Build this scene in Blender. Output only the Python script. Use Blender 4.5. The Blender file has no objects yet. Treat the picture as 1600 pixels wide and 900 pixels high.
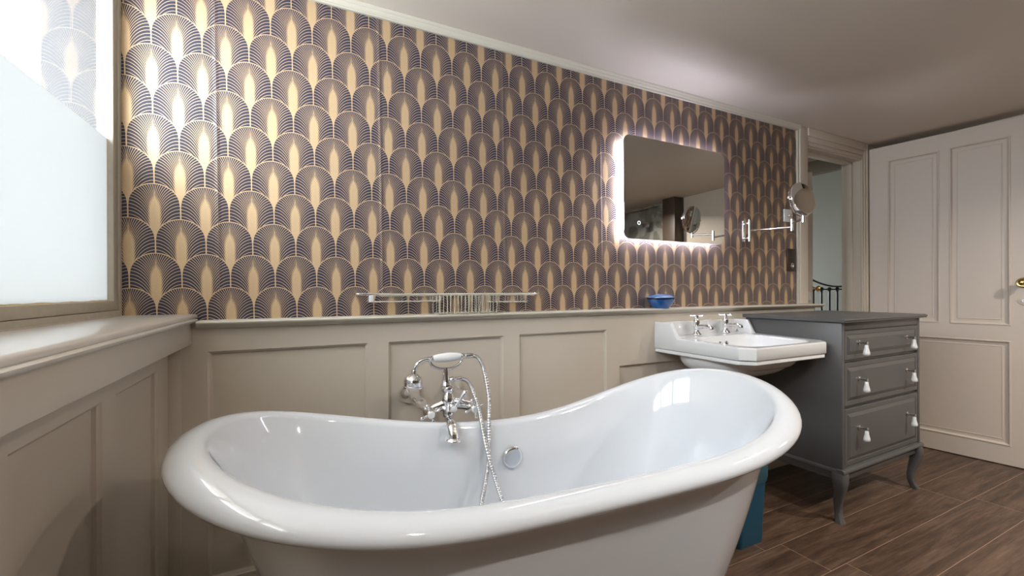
import bpy, bmesh, math, random
from mathutils import Vector, Matrix
PI = math.pi
random.seed(4)
S = bpy.context.scene
COL = S.collection

# ------------------------------------------------------------------ camera
CAM_H = 1.08
cam_d = bpy.data.cameras.new('camera')
cam = bpy.data.objects.new('camera', cam_d); COL.objects.link(cam)
cam_d.sensor_width = 36.0
cam_d.lens = 36.0 * 673.65 / 1600.0
cam_d.shift_y = 5.08 / 1600.0
cam_d.clip_start = 0.02
cam.matrix_world = (Matrix.Translation((0, 0, CAM_H)) @ Matrix.Rotation(math.radians(-26.334), 4, 'Z')
                    @ Matrix.Rotation(PI / 2, 4, 'X') @ Matrix.Rotation(math.radians(-0.204), 4, 'Z'))
S.camera = cam

# ------------------------------------------------------------------ world, light levels, exposure
SKY_STRENGTH = 6.5
LED_STRENGTH = 23.0
FILL_SCALE = 1.3
world = bpy.data.worlds.new('sky'); S.world = world
world.use_nodes = True
wn = world.node_tree.nodes; wl = world.node_tree.links
bgn = wn['Background']
tc = wn.new('ShaderNodeTexCoord'); nz = wn.new('ShaderNodeTexNoise'); rp = wn.new('ShaderNodeValToRGB')
nz.inputs['Scale'].default_value = 2.0
rp.color_ramp.elements[0].color = (0.88, 0.94, 1.0, 1); rp.color_ramp.elements[1].color = (0.92, 0.96, 1.0, 1)
wl.new(tc.outputs['Generated'], nz.inputs['Vector']); wl.new(nz.outputs['Fac'], rp.inputs['Fac'])
wl.new(rp.outputs['Color'], bgn.inputs['Color'])
bgn.inputs['Strength'].default_value = SKY_STRENGTH


def portal(name, loc, rot, sx, sy):
    l = bpy.data.lights.new(name, 'AREA'); l.shape = 'RECTANGLE'; l.size = sx; l.size_y = sy
    l.cycles.is_portal = True
    o = bpy.data.objects.new(name, l); o.location = loc; o.rotation_euler = rot; COL.objects.link(o)
    return o


portal('window_portal', (-0.56, 0.62, 1.56), (0, -PI / 2, 0), 1.2, 2.3)
portal('bedroom_portal', (4.6, 5.06, 1.5), (-PI / 2, 0, 0), 1.8, 1.5)

vs = S.view_settings
S.display_settings.display_device = 'sRGB'
vs.view_transform = 'Standard'; vs.look = 'None'; vs.gamma = 1.0; vs.use_curve_mapping = False
vs.exposure = 1.4
S.cycles.use_denoising = True
S.cycles.max_bounces = 12
S.cycles.diffuse_bounces = 6
S.cycles.transparent_max_bounces = 16
S.cycles.caustics_reflective = False
S.cycles.caustics_refractive = False
S.cycles.sample_clamp_indirect = 6.0


# ------------------------------------------------------------------ materials
def srgb(r, g, b):
    f = lambda c: (c / 255 / 12.92) if c <= 10 else ((c / 255 + 0.055) / 1.055) ** 2.4
    return (f(r), f(g), f(b), 1)


def principled(name, col, rough=0.5, metal=0.0, coat=0.0, bump=0.0, bscale=60, var=0.0, ior=1.5):
    m = bpy.data.materials.new(name); m.use_nodes = True
    nt = m.node_tree; b = nt.nodes['Principled BSDF']
    b.inputs['Base Color'].default_value = col
    b.inputs['Roughness'].default_value = rough
    b.inputs['Metallic'].default_value = metal
    b.inputs['Coat Weight'].default_value = coat
    b.inputs['Coat Roughness'].default_value = 0.04
    b.inputs['IOR'].default_value = ior
    if bump or var:
        t = nt.nodes.new('ShaderNodeTexCoord'); n = nt.nodes.new('ShaderNodeTexNoise')
        n.inputs['Scale'].default_value = bscale; n.inputs['Detail'].default_value = 4
        nt.links.new(t.outputs['Object'], n.inputs['Vector'])
        if bump:
            bp = nt.nodes.new('ShaderNodeBump'); bp.inputs['Strength'].default_value = bump
            bp.inputs['Distance'].default_value = 0.002
            nt.links.new(n.outputs['Fac'], bp.inputs['Height']); nt.links.new(bp.outputs['Normal'], b.inputs['Normal'])
        if var:
            mx = nt.nodes.new('ShaderNodeMix'); mx.data_type = 'RGBA'
            mx.inputs['A'].default_value = tuple(c * (1 - var) for c in col[:3]) + (1,)
            mx.inputs['B'].default_value = tuple(min(1, c * (1 + var)) for c in col[:3]) + (1,)
            nt.links.new(n.outputs['Fac'], mx.inputs['Factor']); nt.links.new(mx.outputs['Result'], b.inputs['Base Color'])
    return m


def emissive(name, col, strength):
    m = bpy.data.materials.new(name); m.use_nodes = True
    b = m.node_tree.nodes['Principled BSDF']
    b.inputs['Base Color'].default_value = (0.8, 0.8, 0.8, 1)
    b.inputs['Emission Color'].default_value = col; b.inputs['Emission Strength'].default_value = strength
    return m


PAINT = principled('taupe_eggshell_paint', srgb(205, 195, 181), 0.38, bump=0.06, bscale=25, var=0.02)
REARP = principled('dark_rear_wall', srgb(96, 86, 76), 0.4)
SHADEP = principled('shade_brown_paint', srgb(112, 101, 86), 0.5)  # bedroom ceiling and cornice: the shade up there is put into this colour
CEILP = principled('ceiling_paint', srgb(216, 205, 192), 0.5, bump=0.05, bscale=12)
DOORP = principled('door_paint', srgb(208, 196, 184), 0.42, bump=0.06, bscale=30, var=0.02)
SILLP = principled('sill_gloss_paint', srgb(216, 211, 204), 0.35, coat=1.0, bump=0.02, bscale=8, var=0.03)
SILLP.node_tree.nodes['Principled BSDF'].inputs['Coat Roughness'].default_value = 0.27
SILLP.node_tree.nodes['Principled BSDF'].inputs['Coat IOR'].default_value = 1.7
LEDGEP = principled('ledge_gloss_paint', srgb(206, 200, 186), 0.35)
WORNP = principled('worn_window_paint', srgb(188, 178, 160), 0.55, bump=0.5, bscale=40, var=0.12)
SAGE = principled('sage_wall_paint', srgb(168, 168, 156), 0.6)
WHITE = principled('white_acrylic', srgb(220, 224, 229), 0.07, coat=0.5)
CERAMIC = principled('white_ceramic', srgb(226, 228, 229), 0.08, coat=0.4)
CHROME = principled('chrome', (0.83, 0.83, 0.85, 1), 0.05, 1.0)
SATIN = principled('satin_steel', (0.66, 0.66, 0.66, 1), 0.2, 1.0)
WIRE = principled('warm_nickel_wire', (0.80, 0.77, 0.66, 1), 0.22, 0.7)
BRASS = principled('aged_brass', (0.62, 0.47, 0.2, 1), 0.2, 1.0)
DARKM = principled('dark_overflow_hole', (0.02, 0.02, 0.02, 1), 0.4)
CHARC = principled('charcoal_paint', srgb(84, 84, 84), 0.36, bump=0.05, bscale=40, var=0.03)
IRON = principled('black_iron', srgb(28, 30, 34), 0.35)
BRONZE = principled('dark_bronze_plate', srgb(62, 52, 46), 0.35, 0.6)
TEAL = principled('teal_plastic', srgb(14, 78, 104), 0.35, var=0.05)
TEAL2 = principled('grey_teal_plastic_rim', srgb(38, 84, 102), 0.3)
BLUE = principled('cobalt_glaze', srgb(28, 84, 150), 0.12, coat=0.5, var=0.35, bscale=40)
BLUED = principled('dark_blue_glaze', srgb(16, 22, 44), 0.15, coat=0.5)
BLUEL = principled('pale_blue_glaze', srgb(70, 120, 178), 0.12, coat=0.6, var=0.25, bscale=60)
STONE = principled('outside_render', srgb(92, 93, 95), 0.9, var=0.1, bscale=14)
DWOOD = principled('dark_wood_panel', srgb(70, 58, 48), 0.45, var=0.2, bscale=9)
PUTTY = principled('old_yellow_putty', srgb(190, 160, 110), 0.8, bump=0.6, bscale=90, var=0.3)
LED = emissive('led_diffuser', (0.80, 0.80, 1.0, 1), LED_STRENGTH)
LEDI = emissive('led_icon', (0.9, 0.95, 1.0, 1), 1.0)
FILL_LENS = emissive('fill_lens', (1.0, 0.86, 0.7, 1), 30.0)  # glowing face of the added fill lights
MIRROR = principled('mirror_silver', (0.74, 0.74, 0.72, 1), 0.01, 1.0)


def math_node(nt, op, a, b=None, c=None, clamp=False):
    n = nt.nodes.new('ShaderNodeMath'); n.operation = op; n.use_clamp = clamp
    for i, v in enumerate((a, b, c)):
        if v is None: continue
        if isinstance(v, (int, float)): n.inputs[i].default_value = v
        else: nt.links.new(v, n.inputs[i])
    return n.outputs[0]


def marble():
    m = principled('grey_marble', srgb(150, 146, 138), 0.2)
    nt = m.node_tree; b = nt.nodes['Principled BSDF']
    t = nt.nodes.new('ShaderNodeTexCoord'); n = nt.nodes.new('ShaderNodeTexNoise')
    n.inputs['Scale'].default_value = 2.5; n.inputs['Detail'].default_value = 8; n.inputs['Distortion'].default_value = 2
    r = nt.nodes.new('ShaderNodeValToRGB')
    r.color_ramp.elements[0].position = 0.45; r.color_ramp.elements[0].color = srgb(172, 168, 160)
    r.color_ramp.elements[1].position = 0.52; r.color_ramp.elements[1].color = srgb(138, 133, 124)
    nt.links.new(t.outputs['Object'], n.inputs['Vector']); nt.links.new(n.outputs['Fac'], r.inputs['Fac'])
    nt.links.new(r.outputs['Color'], b.inputs['Base Color'])
    return m


FILM_T = 0.285


def clear_glass():
    m = bpy.data.materials.new('clear_glass'); m.use_nodes = True
    nt = m.node_tree; nt.nodes.clear()
    out = nt.nodes.new('ShaderNodeOutputMaterial'); mix = nt.nodes.new('ShaderNodeMixShader')
    tr = nt.nodes.new('ShaderNodeBsdfTransparent'); gl = nt.nodes.new('ShaderNodeBsdfGlossy'); fr = nt.nodes.new('ShaderNodeFresnel')
    tr.inputs['Color'].default_value = (0.97, 0.98, 0.98, 1); gl.inputs['Roughness'].default_value = 0.0
    # a flat pane reflects the same from both sides
    ge = nt.nodes.new('ShaderNodeNewGeometry'); io = nt.nodes.new('ShaderNodeMapRange')
    io.inputs['To Min'].default_value = 1.5; io.inputs['To Max'].default_value = 1 / 1.5
    nt.links.new(ge.outputs['Backfacing'], io.inputs['Value']); nt.links.new(io.outputs[0], fr.inputs['IOR'])
    nt.links.new(fr.outputs[0], mix.inputs[0]); nt.links.new(tr.outputs[0], mix.inputs[1]); nt.links.new(gl.outputs[0], mix.inputs[2])
    nt.links.new(mix.outputs[0], out.inputs[0])
    return m


def frosted_glass():
    m = bpy.data.materials.new('frosted_film'); m.use_nodes = True
    nt = m.node_tree; nt.nodes.clear()
    out = nt.nodes.new('ShaderNodeOutputMaterial'); mix = nt.nodes.new('ShaderNodeMixShader')
    tr = nt.nodes.new('ShaderNodeBsdfTranslucent'); gl = nt.nodes.new('ShaderNodeBsdfGlossy')
    tr.inputs['Color'].default_value = (FILM_T, FILM_T * 0.995, FILM_T * 0.975, 1)
    gl.inputs['Roughness'].default_value = 0.25
    mix.inputs[0].default_value = 0.04
    nt.links.new(tr.outputs[0], mix.inputs[1]); nt.links.new(gl.outputs[0], mix.inputs[2])
    nt.links.new(mix.outputs[0], out.inputs[0])
    return m


MARBLE = marble(); CLEAR = clear_glass(); FROST = frosted_glass()


def floor_material():
    m = bpy.data.materials.new('dark_wood_plank_floor'); m.use_nodes = True
    nt = m.node_tree; L = nt.links; b = nt.nodes['Principled BSDF']
    g = nt.nodes.new('ShaderNodeNewGeometry'); sp = nt.nodes.new('ShaderNodeSeparateXYZ'); L.new(g.outputs['Position'], sp.inputs[0])
    X, Y = sp.outputs[0], sp.outputs[1]
    M = lambda *a, **k: math_node(nt, *a, **k)
    yr = M('DIVIDE', M('SUBTRACT', Y, 1.1378), 0.195)
    row = M('FLOOR', yr); fy = M('FRACT', yr)
    # stagger: row -1 joint at x=1.8335, row -2 at x=1.93
    off = M('FRACT', M('MULTIPLY_ADD', row, 0.0857, 0.0857))
    hop = M('MULTIPLY', M('FRACT', M('MULTIPLY', M('ABSOLUTE', M('ADD', row, 1.5)), 0.5)), 0.0)
    xr = M('ADD', M('DIVIDE', M('SUBTRACT', X, 1.8335), 1.2), M('ADD', off, hop))
    colid = M('FLOOR', xr); fx = M('FRACT', xr)
    wn_ = nt.nodes.new('ShaderNodeTexWhiteNoise'); wn_.noise_dimensions = '2D'
    cb = nt.nodes.new('ShaderNodeCombineXYZ'); L.new(row, cb.inputs[0]); L.new(colid, cb.inputs[1]); L.new(cb.outputs[0], wn_.inputs['Vector'])
    # grain coordinates shifted per board
    gx = nt.nodes.new('ShaderNodeCombineXYZ')
    L.new(M('ADD', M('MULTIPLY', X, 1.0), M('MULTIPLY', wn_.outputs['Value'], 17.0)), gx.inputs[0]); L.new(M('MULTIPLY', Y, 13.0), gx.inputs[1])
    L.new(M('MULTIPLY', wn_.outputs['Value'], 9.0), gx.inputs[2])
    n1 = nt.nodes.new('ShaderNodeTexNoise'); n1.inputs['Scale'].default_value = 2.2; n1.inputs['Detail'].default_value = 8; n1.inputs['Roughness'].default_value = 0.62; n1.inputs['Distortion'].default_value = 0.7
    L.new(gx.outputs[0], n1.inputs['Vector'])
    n2 = nt.nodes.new('ShaderNodeTexNoise'); n2.inputs['Scale'].default_value = 9; n2.inputs['Detail'].default_value = 6; n2.inputs['Distortion'].default_value = 0.4
    L.new(gx.outputs[0], n2.inputs['Vector'])
    r = nt.nodes.new('ShaderNodeValToRGB')
    e = r.color_ramp.elements
    e[0].position = 0.30; e[0].color = srgb(50, 37, 29); e[1].position = 0.72; e[1].color = srgb(118, 96, 79)
    k = r.color_ramp.elements.new(0.48); k.color = srgb(82, 63, 50)
    L.new(M('ADD', M('MULTIPLY', n1.outputs['Fac'], 0.72), M('ADD', M('MULTIPLY', n2.outputs['Fac'], 0.28), M('MULTIPLY', M('SUBTRACT', wn_.outputs['Value'], 0.5), 0.09))), r.inputs['Fac'])
    # joint lines
    ly = M('MULTIPLY', M('MINIMUM', fy, M('SUBTRACT', 1.0, fy)), 0.195)
    lx = M('MULTIPLY', M('MINIMUM', fx, M('SUBTRACT', 1.0, fx)), 1.2)
    ln = M('LESS_THAN', M('MINIMUM', ly, lx), 0.0009)
    mx = nt.nodes.new('ShaderNodeMix'); mx.data_type = 'RGBA'
    L.new(ln, mx.inputs['Factor']); L.new(r.outputs['Color'], mx.inputs['A']); mx.inputs['B'].default_value = srgb(172, 144, 122)
    L.new(mx.outputs['Result'], b.inputs['Base Color'])
    b.inputs['Roughness'].default_value = 0.42
    bp = nt.nodes.new('ShaderNodeBump'); bp.inputs['Strength'].default_value = 0.15; bp.inputs['Distance'].default_value = 0.002
    L.new(n2.outputs['Fac'], bp.inputs['Height']); L.new(bp.outputs['Normal'], b.inputs['Normal'])
    return m


FLOORM = floor_material()


def wallpaper_material():
    """Art-deco fan scallops: navy ground, metallic gold lines, gathered gold glow up the middle."""
    m = bpy.data.materials.new('deco_fan_wallpaper'); m.use_nodes = True
    nt = m.node_tree; L = nt.links; b = nt.nodes['Principled BSDF']
    g = nt.nodes.new('ShaderNodeNewGeometry'); sp = nt.nodes.new('ShaderNodeSeparateXYZ'); L.new(g.outputs['Position'], sp.inputs[0])
    X, Z = sp.outputs[0], sp.outputs[2]
    M = lambda *a, **k: math_node(nt, *a, **k)
    r = 0.06565; R = 0.1091 / r
    # pattern hangs very slightly out of plumb, as papered
    xp = M('DIVIDE', M('ADD', M('MULTIPLY_ADD', Z, 0.014, 0.0079 - 0.014 * 1.2079), X), r)
    v = M('DIVIDE', M('SUBTRACT', M('MULTIPLY_ADD', X, 0.0092, 2.0812), Z), r)
    vr = M('DIVIDE', v, R); j = M('FLOOR', vr)
    y0 = M('SUBTRACT', M('SUBTRACT', v, M('MULTIPLY', j, R)), 1.0)
    t = M('MULTIPLY', M('ADD', M('SUBTRACT', xp, j), 1.0), 0.5)
    xs = M('MULTIPLY_ADD', M('FRACT', t), 2.0, -1.0)
    xa = M('ABSOLUTE', xs)
    rad = M('SQRT', M('ADD', M('MULTIPLY', xa, xa), M('MULTIPLY', y0, y0)))
    inside = M('MAXIMUM', M('GREATER_THAN', y0, 0.0), M('LESS_THAN', rad, 1.0))
    def mixf(f, a, c):
        n = nt.nodes.new('ShaderNodeMix'); n.data_type = 'FLOAT'
        L.new(f, n.inputs['Factor']); L.new(a, n.inputs['A']); L.new(c, n.inputs['B'])
        return n.outputs['Result']
    x = mixf(inside, M('SUBTRACT', 1.0, xa), xa)
    y = mixf(inside, M('ADD', y0, R), y0)
    hh = 1.9
    one_x = M('SUBTRACT', 1.0, x)
    u = M('ADD', M('DIVIDE', M('ADD', y, 1.0), hh), M('SQRT', M('MAXIMUM', M('SUBTRACT', 1.0, M('MULTIPLY', one_x, one_x)), 0.0)))
    # u=0 at the crown, 1.30 at the spring line; remap to line number
    import_tab = []
    N = 60
    for k in range(N + 1):
        xx = k / N
        yy = -math.sqrt(max(0, 1 - xx * xx))
        uu = (yy + 1) / hh + math.sqrt(max(0, 1 - (1 - xx) ** 2))
        s = math.asin(xx)
        import_tab.append((uu, s))
    for k in range(1, 28):
        yy = k * 0.11
        import_tab.append(((yy + 1) / hh + 1, PI / 2 + yy))
    # line number as a function of arc position
    def idx(s):
        return math.log(1 + 0.636 * s) / 0.054 if s < PI / 2 else 12.83 + (s - PI / 2) / 0.165
    UM, IM = 2.5, 30.0

    def curve_node(samples):
        fc = nt.nodes.new('ShaderNodeFloatCurve'); cv = fc.mapping.curves[0]
        pts = [samples[0]]
        for q in samples[1:]:
            if q[0] - pts[-1][0] > 0.018 and q[0] <= 1 and q[1] <= 1: pts.append(q)
        cv.points[0].location = pts[0]; cv.points[1].location = pts[-1]
        for q in pts[1:-1]: cv.points.new(q[0], q[1])
        for q in cv.points: q.handle_type = 'AUTO'
        fc.mapping.update()
        L.new(M('DIVIDE', u, UM), fc.inputs['Value'])
        return fc.outputs[0]
    tab = [(uu, idx(s)) for uu, s in import_tab]
    num = M('MULTIPLY', curve_node([(uu / UM, v_ / IM) for uu, v_ in tab]), IM)
    slope = []
    for (ua, na), (ub, nb_) in zip(tab, tab[4:]):
        slope.append(((ua + ub) / 2 / UM, (nb_ - na) / max(1e-6, ub - ua) / 20.0))
    slope.insert(0, (0.0, 0.0))
    dnum = M('MULTIPLY', curve_node(slope), 20.0)
    fr = M('ABSOLUTE', M('SUBTRACT', M('FRACT', num), 0.5))      # 0.5 on a line, 0 between
    root = M('SQRT', M('MAXIMUM', M('SUBTRACT', 1.0, M('MULTIPLY', one_x, one_x)), 0.0004))
    ux = M('DIVIDE', one_x, root)
    grad = M('MULTIPLY', dnum, M('SQRT', M('ADD', M('MULTIPLY', ux, ux), 1 / hh ** 2)))
    # gold glow up the middle
    gx = M('DIVIDE', x, 0.25)
    up = M('DIVIDE', M('MAXIMUM', M('SUBTRACT', 0.42, y), 0.0), 0.8)
    glow = M('SUBTRACT', 1.0, M('SQRT', M('ADD', M('MULTIPLY', gx, gx), M('MULTIPLY', up, up))))
    duty = M('ADD', M('MULTIPLY', M('MULTIPLY', grad, 0.0125), M('SUBTRACT', 1.0, M('MULTIPLY', M('MAXIMUM', M('SUBTRACT', 0.6, x), 0.0), 0.45))),
             M('MULTIPLY', M('MAXIMUM', M('ADD', glow, 0.1), 0.0), 0.75))
    line = M('GREATER_THAN', fr, M('SUBTRACT', 0.5, duty))
    core = M('GREATER_THAN', glow, 0.35)
    # arch outline (only meaningful for the scallop in front)
    o1 = M('MULTIPLY', M('LESS_THAN', y0, 0.0), M('LESS_THAN', M('ABSOLUTE', M('SUBTRACT', rad, 0.982)), 0.02))
    o2 = M('GREATER_THAN', x, 0.975)
    gold = M('MINIMUM', M('ADD', M('ADD', line, core), M('ADD', o1, o2)), 1.0)
    # joint line where two arches meet below: central stem
    stem = M('MULTIPLY', M('LESS_THAN', x, 0.028), M('GREATER_THAN', y, 0.0))
    gold = M('MAXIMUM', gold, stem)
    # soft fleck in the foil
    n = nt.nodes.new('ShaderNodeTexNoise'); n.inputs['Scale'].default_value = 900; n.inputs['Detail'].default_value = 2
    L.new(g.outputs['Position'], n.inputs['Vector'])
    gr = nt.nodes.new('ShaderNodeValToRGB')
    gr.color_ramp.elements[0].position = 0.3; gr.color_ramp.elements[0].color = srgb(198, 167, 128)
    gr.color_ramp.elements[1].position = 0.7; gr.color_ramp.elements[1].color = srgb(232, 209, 176)
    L.new(n.outputs['Fac'], gr.inputs['Fac'])
    mx = nt.nodes.new('ShaderNodeMix'); mx.data_type = 'RGBA'
    L.new(gold, mx.inputs['Factor']); mx.inputs['A'].default_value = srgb(50, 49, 70); L.new(gr.outputs['Color'], mx.inputs['B'])
    # paper joints every 525 mm
    se = M('ABSOLUTE', M('SUBTRACT', M('FRACT', M('DIVIDE', M('ADD', M('ADD', X, M('MULTIPLY', Z, 0.012)), 0.2215 + 0.2625), 0.5252)), 0.5))
    seam = M('LESS_THAN', se, 0.0011)
    mx2 = nt.nodes.new('ShaderNodeMix'); mx2.data_type = 'RGBA'
    L.new(seam, mx2.inputs['Factor']); L.new(mx.outputs['Result'], mx2.inputs['A']); mx2.inputs['B'].default_value = srgb(120, 100, 86)
    L.new(mx2.outputs['Result'], b.inputs['Base Color'])
    L.new(M('MULTIPLY', gold, 0.8), b.inputs['Metallic'])
    L.new(M('ADD', 0.55, M('MULTIPLY', gold, 0.03)), b.inputs['Roughness'])
    # slight lifting of the paper edge at each joint
    bp = nt.nodes.new('ShaderNodeBump'); bp.inputs['Strength'].default_value = 0.6; bp.inputs['Distance'].default_value = 0.003
    L.new(M('MAXIMUM', M('SUBTRACT', 1.0, M('MULTIPLY', se, 60.0)), 0.0), bp.inputs['Height'])
    L.new(bp.outputs['Normal'], b.inputs['Normal'])
    return m


WALLPAPER = wallpaper_material()


# ------------------------------------------------------------------ mesh helpers
class MB:
    """collects shapes and builds ONE mesh object"""
    def __init__(s):
        s.bm = bmesh.new()

    def box(s, x0, x1, y0, y1, z0, z1, bevel=0.0, mat=0, rot=None, seg=2):
        g = bmesh.ops.create_cube(s.bm, size=1.0)
        vs_ = g['verts']
        for v in vs_:
            v.co = Vector(((x0 + x1) / 2 + v.co.x * (x1 - x0), (y0 + y1) / 2 + v.co.y * (y1 - y0), (z0 + z1) / 2 + v.co.z * (z1 - z0)))
        fs = list({f for v in vs_ for f in v.link_faces})
        for f in fs: f.material_index = mat
        if bevel:
            es = list({e for f in fs for e in f.edges})
            r_ = bmesh.ops.bevel(s.bm, geom=es, offset=bevel, segments=seg, profile=0.5, affect='EDGES')
            for f in r_['faces']: f.material_index = mat
        return s

    def prism(s, pts, ax, a, b_, mat=0):
        """polygon pts extruded along axis ax from a to b; pts are in the two other axes (in XYZ order)"""
        def P(p, t):
            if ax == 'x': return (t, p[0], p[1])
            if ax == 'y': return (p[0], t, p[1])
            return (p[0], p[1], t)
        A = [s.bm.verts.new(P(p, a)) for p in pts]; B = [s.bm.verts.new(P(p, b_)) for p in pts]
        n = len(pts); fs = [s.bm.faces.new(A), s.bm.faces.new(list(reversed(B)))]
        for i in range(n): fs.append(s.bm.faces.new((A[i], B[i], B[(i + 1) % n], A[(i + 1) % n])))
        for f in fs: f.material_index = mat
        return s

    def rings(s, rings, cap0=True, cap1=True, mat=0, closed=True, mats=None):
        vr = [[s.bm.verts.new(p) for p in r_] for r_ in rings]
        n = len(rings[0])
        for k in range(len(vr) - 1):
            for i in range(n if closed else n - 1):
                f = s.bm.faces.new((vr[k][i], vr[k][(i + 1) % n], vr[k + 1][(i + 1) % n], vr[k + 1][i]))
                f.material_index = mats[k] if mats else mat
        if cap0: s.bm.faces.new(list(reversed(vr[0]))).material_index = mats[0] if mats else mat
        if cap1: s.bm.faces.new(vr[-1]).material_index = mats[-1] if mats else mat
        return s

    def lathe(s, prof, c=(0, 0, 0), axis=(0, 0, 1), n=28, mat=0, mats=None, cap=True):
        """prof = [(radius, height)...] about axis through c"""
        q = Vector((0, 0, 1)).rotation_difference(Vector(axis).normalized())
        c = Vector(c)
        rs = []
        for r_, h_ in prof:
            rs.append([c + q @ Vector((max(r_, 1e-5) * math.cos(2 * PI * i / n), max(r_, 1e-5) * math.sin(2 * PI * i / n), h_)) for i in range(n)])
        return s.rings(rs, cap, cap, mat, mats=mats)

    def tube(s, pts, r, n=12, mat=0, cap=True, radii=None, closed=False):
        pts = [Vector(p) for p in pts]
        m_ = len(pts)
        tang = []
        for i in range(m_):
            if closed: d = pts[(i + 1) % m_] - pts[i - 1]
            else: d = pts[min(i + 1, m_ - 1)] - pts[max(i - 1, 0)]
            tang.append(d.normalized())
        up = Vector((0, 0, 1)) if abs(tang[0].z) < 0.9 else Vector((1, 0, 0))
        nx = tang[0].cross(up).normalized()
        rs = []
        for i in range(m_):
            if i: nx = (nx - tang[i] * nx.dot(tang[i])).normalized()
            ny = tang[i].cross(nx)
            rr = radii[i] if radii else r
            rs.append([pts[i] + nx * rr * math.cos(2 * PI * k / n) + ny * rr * math.sin(2 * PI * k / n) for k in range(n)])
        if closed:
            vr = [[s.bm.verts.new(p) for p in r_] for r_ in rs]
            for k in range(m_):
                for i in range(n):
                    f = s.bm.faces.new((vr[k][i], vr[k][(i + 1) % n], vr[(k + 1) % m_][(i + 1) % n], vr[(k + 1) % m_][i])); f.material_index = mat
            return s
        return s.rings(rs, cap, cap, mat)

    def ball(s, c, r, sc=(1, 1, 1), n=16, mat=0):
        g = bmesh.ops.create_uvsphere(s.bm, u_segments=n, v_segments=max(8, n // 2), radius=r)
        for v in g['verts']: v.co = Vector((v.co.x * sc[0], v.co.y * sc[1], v.co.z * sc[2])) + Vector(c)
        for f in {f for v in g['verts'] for f in v.link_faces}: f.material_index = mat
        return s

    def build(s, name, mats, parent=None, smooth=True, angle=35, origin=None):
        bmesh.ops.recalc_face_normals(s.bm, faces=s.bm.faces)
        me = bpy.data.meshes.new(name)
        if origin is not None: bmesh.ops.translate(s.bm, verts=s.bm.verts, vec=-Vector(origin))
        s.bm.to_mesh(me); s.bm.free()
        for m_ in (mats if isinstance(mats, (list, tuple)) else [mats]): me.materials.append(m_)
        if smooth:
            for p in me.polygons: p.use_smooth = True
            me.set_sharp_from_angle(angle=math.radians(angle))
        o = bpy.data.objects.new(name, me); COL.objects.link(o)
        if origin is not None: o.location = origin
        if parent is not None: o.parent = parent
        return o


def thing(name, label, cat, loc=(0, 0, 0), group=None, rz=0):
    o = bpy.data.objects.new(name, None); COL.objects.link(o)
    o.location = loc; o.rotation_euler = (0, 0, rz); o.empty_display_size = 0.05
    o['label'] = label; o['category'] = cat
    if group: o['group'] = group
    return o


def tag(o, label, cat, group=None):
    o['label'] = label; o['category'] = cat
    if group: o['group'] = group
    return o


def struct(o, label, cat):
    o['kind'] = 'structure'; o['label'] = label; o['category'] = cat
    return o


def copy_tree(o, parent=None):
    c = o.copy(); COL.objects.link(c); c.parent = parent
    for ch in list(o.children): copy_tree(ch, c)
    return c


def spline(pts, n=8):
    """Catmull-Rom through pts"""
    P = [Vector(p) for p in pts]; P = [P[0] * 2 - P[1]] + P + [P[-1] * 2 - P[-2]]
    out = []
    for i in range(1, len(P) - 2):
        for k in range(n):
            t = k / n
            out.append(0.5 * ((2 * P[i]) + (-P[i - 1] + P[i + 1]) * t + (2 * P[i - 1] - 5 * P[i] + 4 * P[i + 1] - P[i + 2]) * t * t + (-P[i - 1] + 3 * P[i] - 3 * P[i + 1] + P[i + 2]) * t ** 3))
    out.append(P[-2])
    return out


# ================================================================== SETTING
YW = 1.71            # papered wall
HC = 2.158           # ceiling
XE = 4.0             # far end wall
YR = -1.72           # rear wall
# floor
m = MB().box(-0.75, XE + 0.12, YR - 0.12, 1.86, -0.05, 0.0)
struct(m.build('floor', FLOORM, smooth=False), 'dark brown wood-look plank floor with thin pale joints', 'floor')
m = MB().box(2.4, 6.15, 1.86, 5.2, -0.05, 0.0)
struct(m.build('floor', FLOORM, smooth=False), 'plank floor of the bedroom beyond the doorway', 'floor')
# ceiling
m = MB().box(-0.75, XE + 0.12, YR - 0.12, 1.83, HC, HC + 0.1)
struct(m.build('ceiling', CEILP, smooth=False), 'low flat taupe ceiling of the bathroom', 'ceiling')
# back wall with doorway
m = MB()
m.box(-0.534, 3.03, YW, YW + 0.12, 0, HC)
m.box(3.03, 3.724, YW, YW + 0.12, 2.046, HC)
m.box(3.724, XE + 0.12, YW, YW + 0.12, 0, HC)
wall_back = struct(m.build('wall_back', PAINT, smooth=False), 'long wall behind the bath with bold fan wallpaper', 'wall')
m = MB().box(-0.53, 2.934, YW - 0.0012, YW, 0.985, 2.135)
wp = m.build('wallpaper', WALLPAPER, wall_back, smooth=False)
wp['label'] = 'navy and gold fan-pattern wallpaper'
# end wall
m = MB().box(XE, XE + 0.12, YR - 0.12, 1.83, 0, HC)
struct(m.build('wall_right', PAINT, smooth=False), 'plain far end wall behind the open door', 'wall')
# rear wall behind the camera
m = MB().box(-0.75, XE, YR - 0.12, YR, 0, HC)
struct(m.build('wall_front', REARP, smooth=False), 'dark tiled wall behind the camera', 'wall')
# window wall
m = MB()
m.box(-0.60, -0.385, YR, YW, 0, 0.99)
m.box(-0.60, -0.483, YR, YW, 2.10, HC)
m.box(-0.60, -0.385, YR, -0.42, 0.99, HC)
struct(m.build('wall_left', PAINT, smooth=False), 'window wall with panelling below the long sill', 'wall')
# outside masonry seen through the glass
m = MB().box(-0.672, -0.5345, 1.735, 2.3, 0.0, 2.9)
struct(m.build('wall_outside', STONE, smooth=False), 'pale grey masonry reveal outside the window', 'wall')

# ---- window
win = bpy.data.objects.new('window_1', None); COL.objects.link(win); win.location = (-0.5, 0.65, 1.0)
struct(win, 'long painted window whose lower panes are frosted', 'window')


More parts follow.
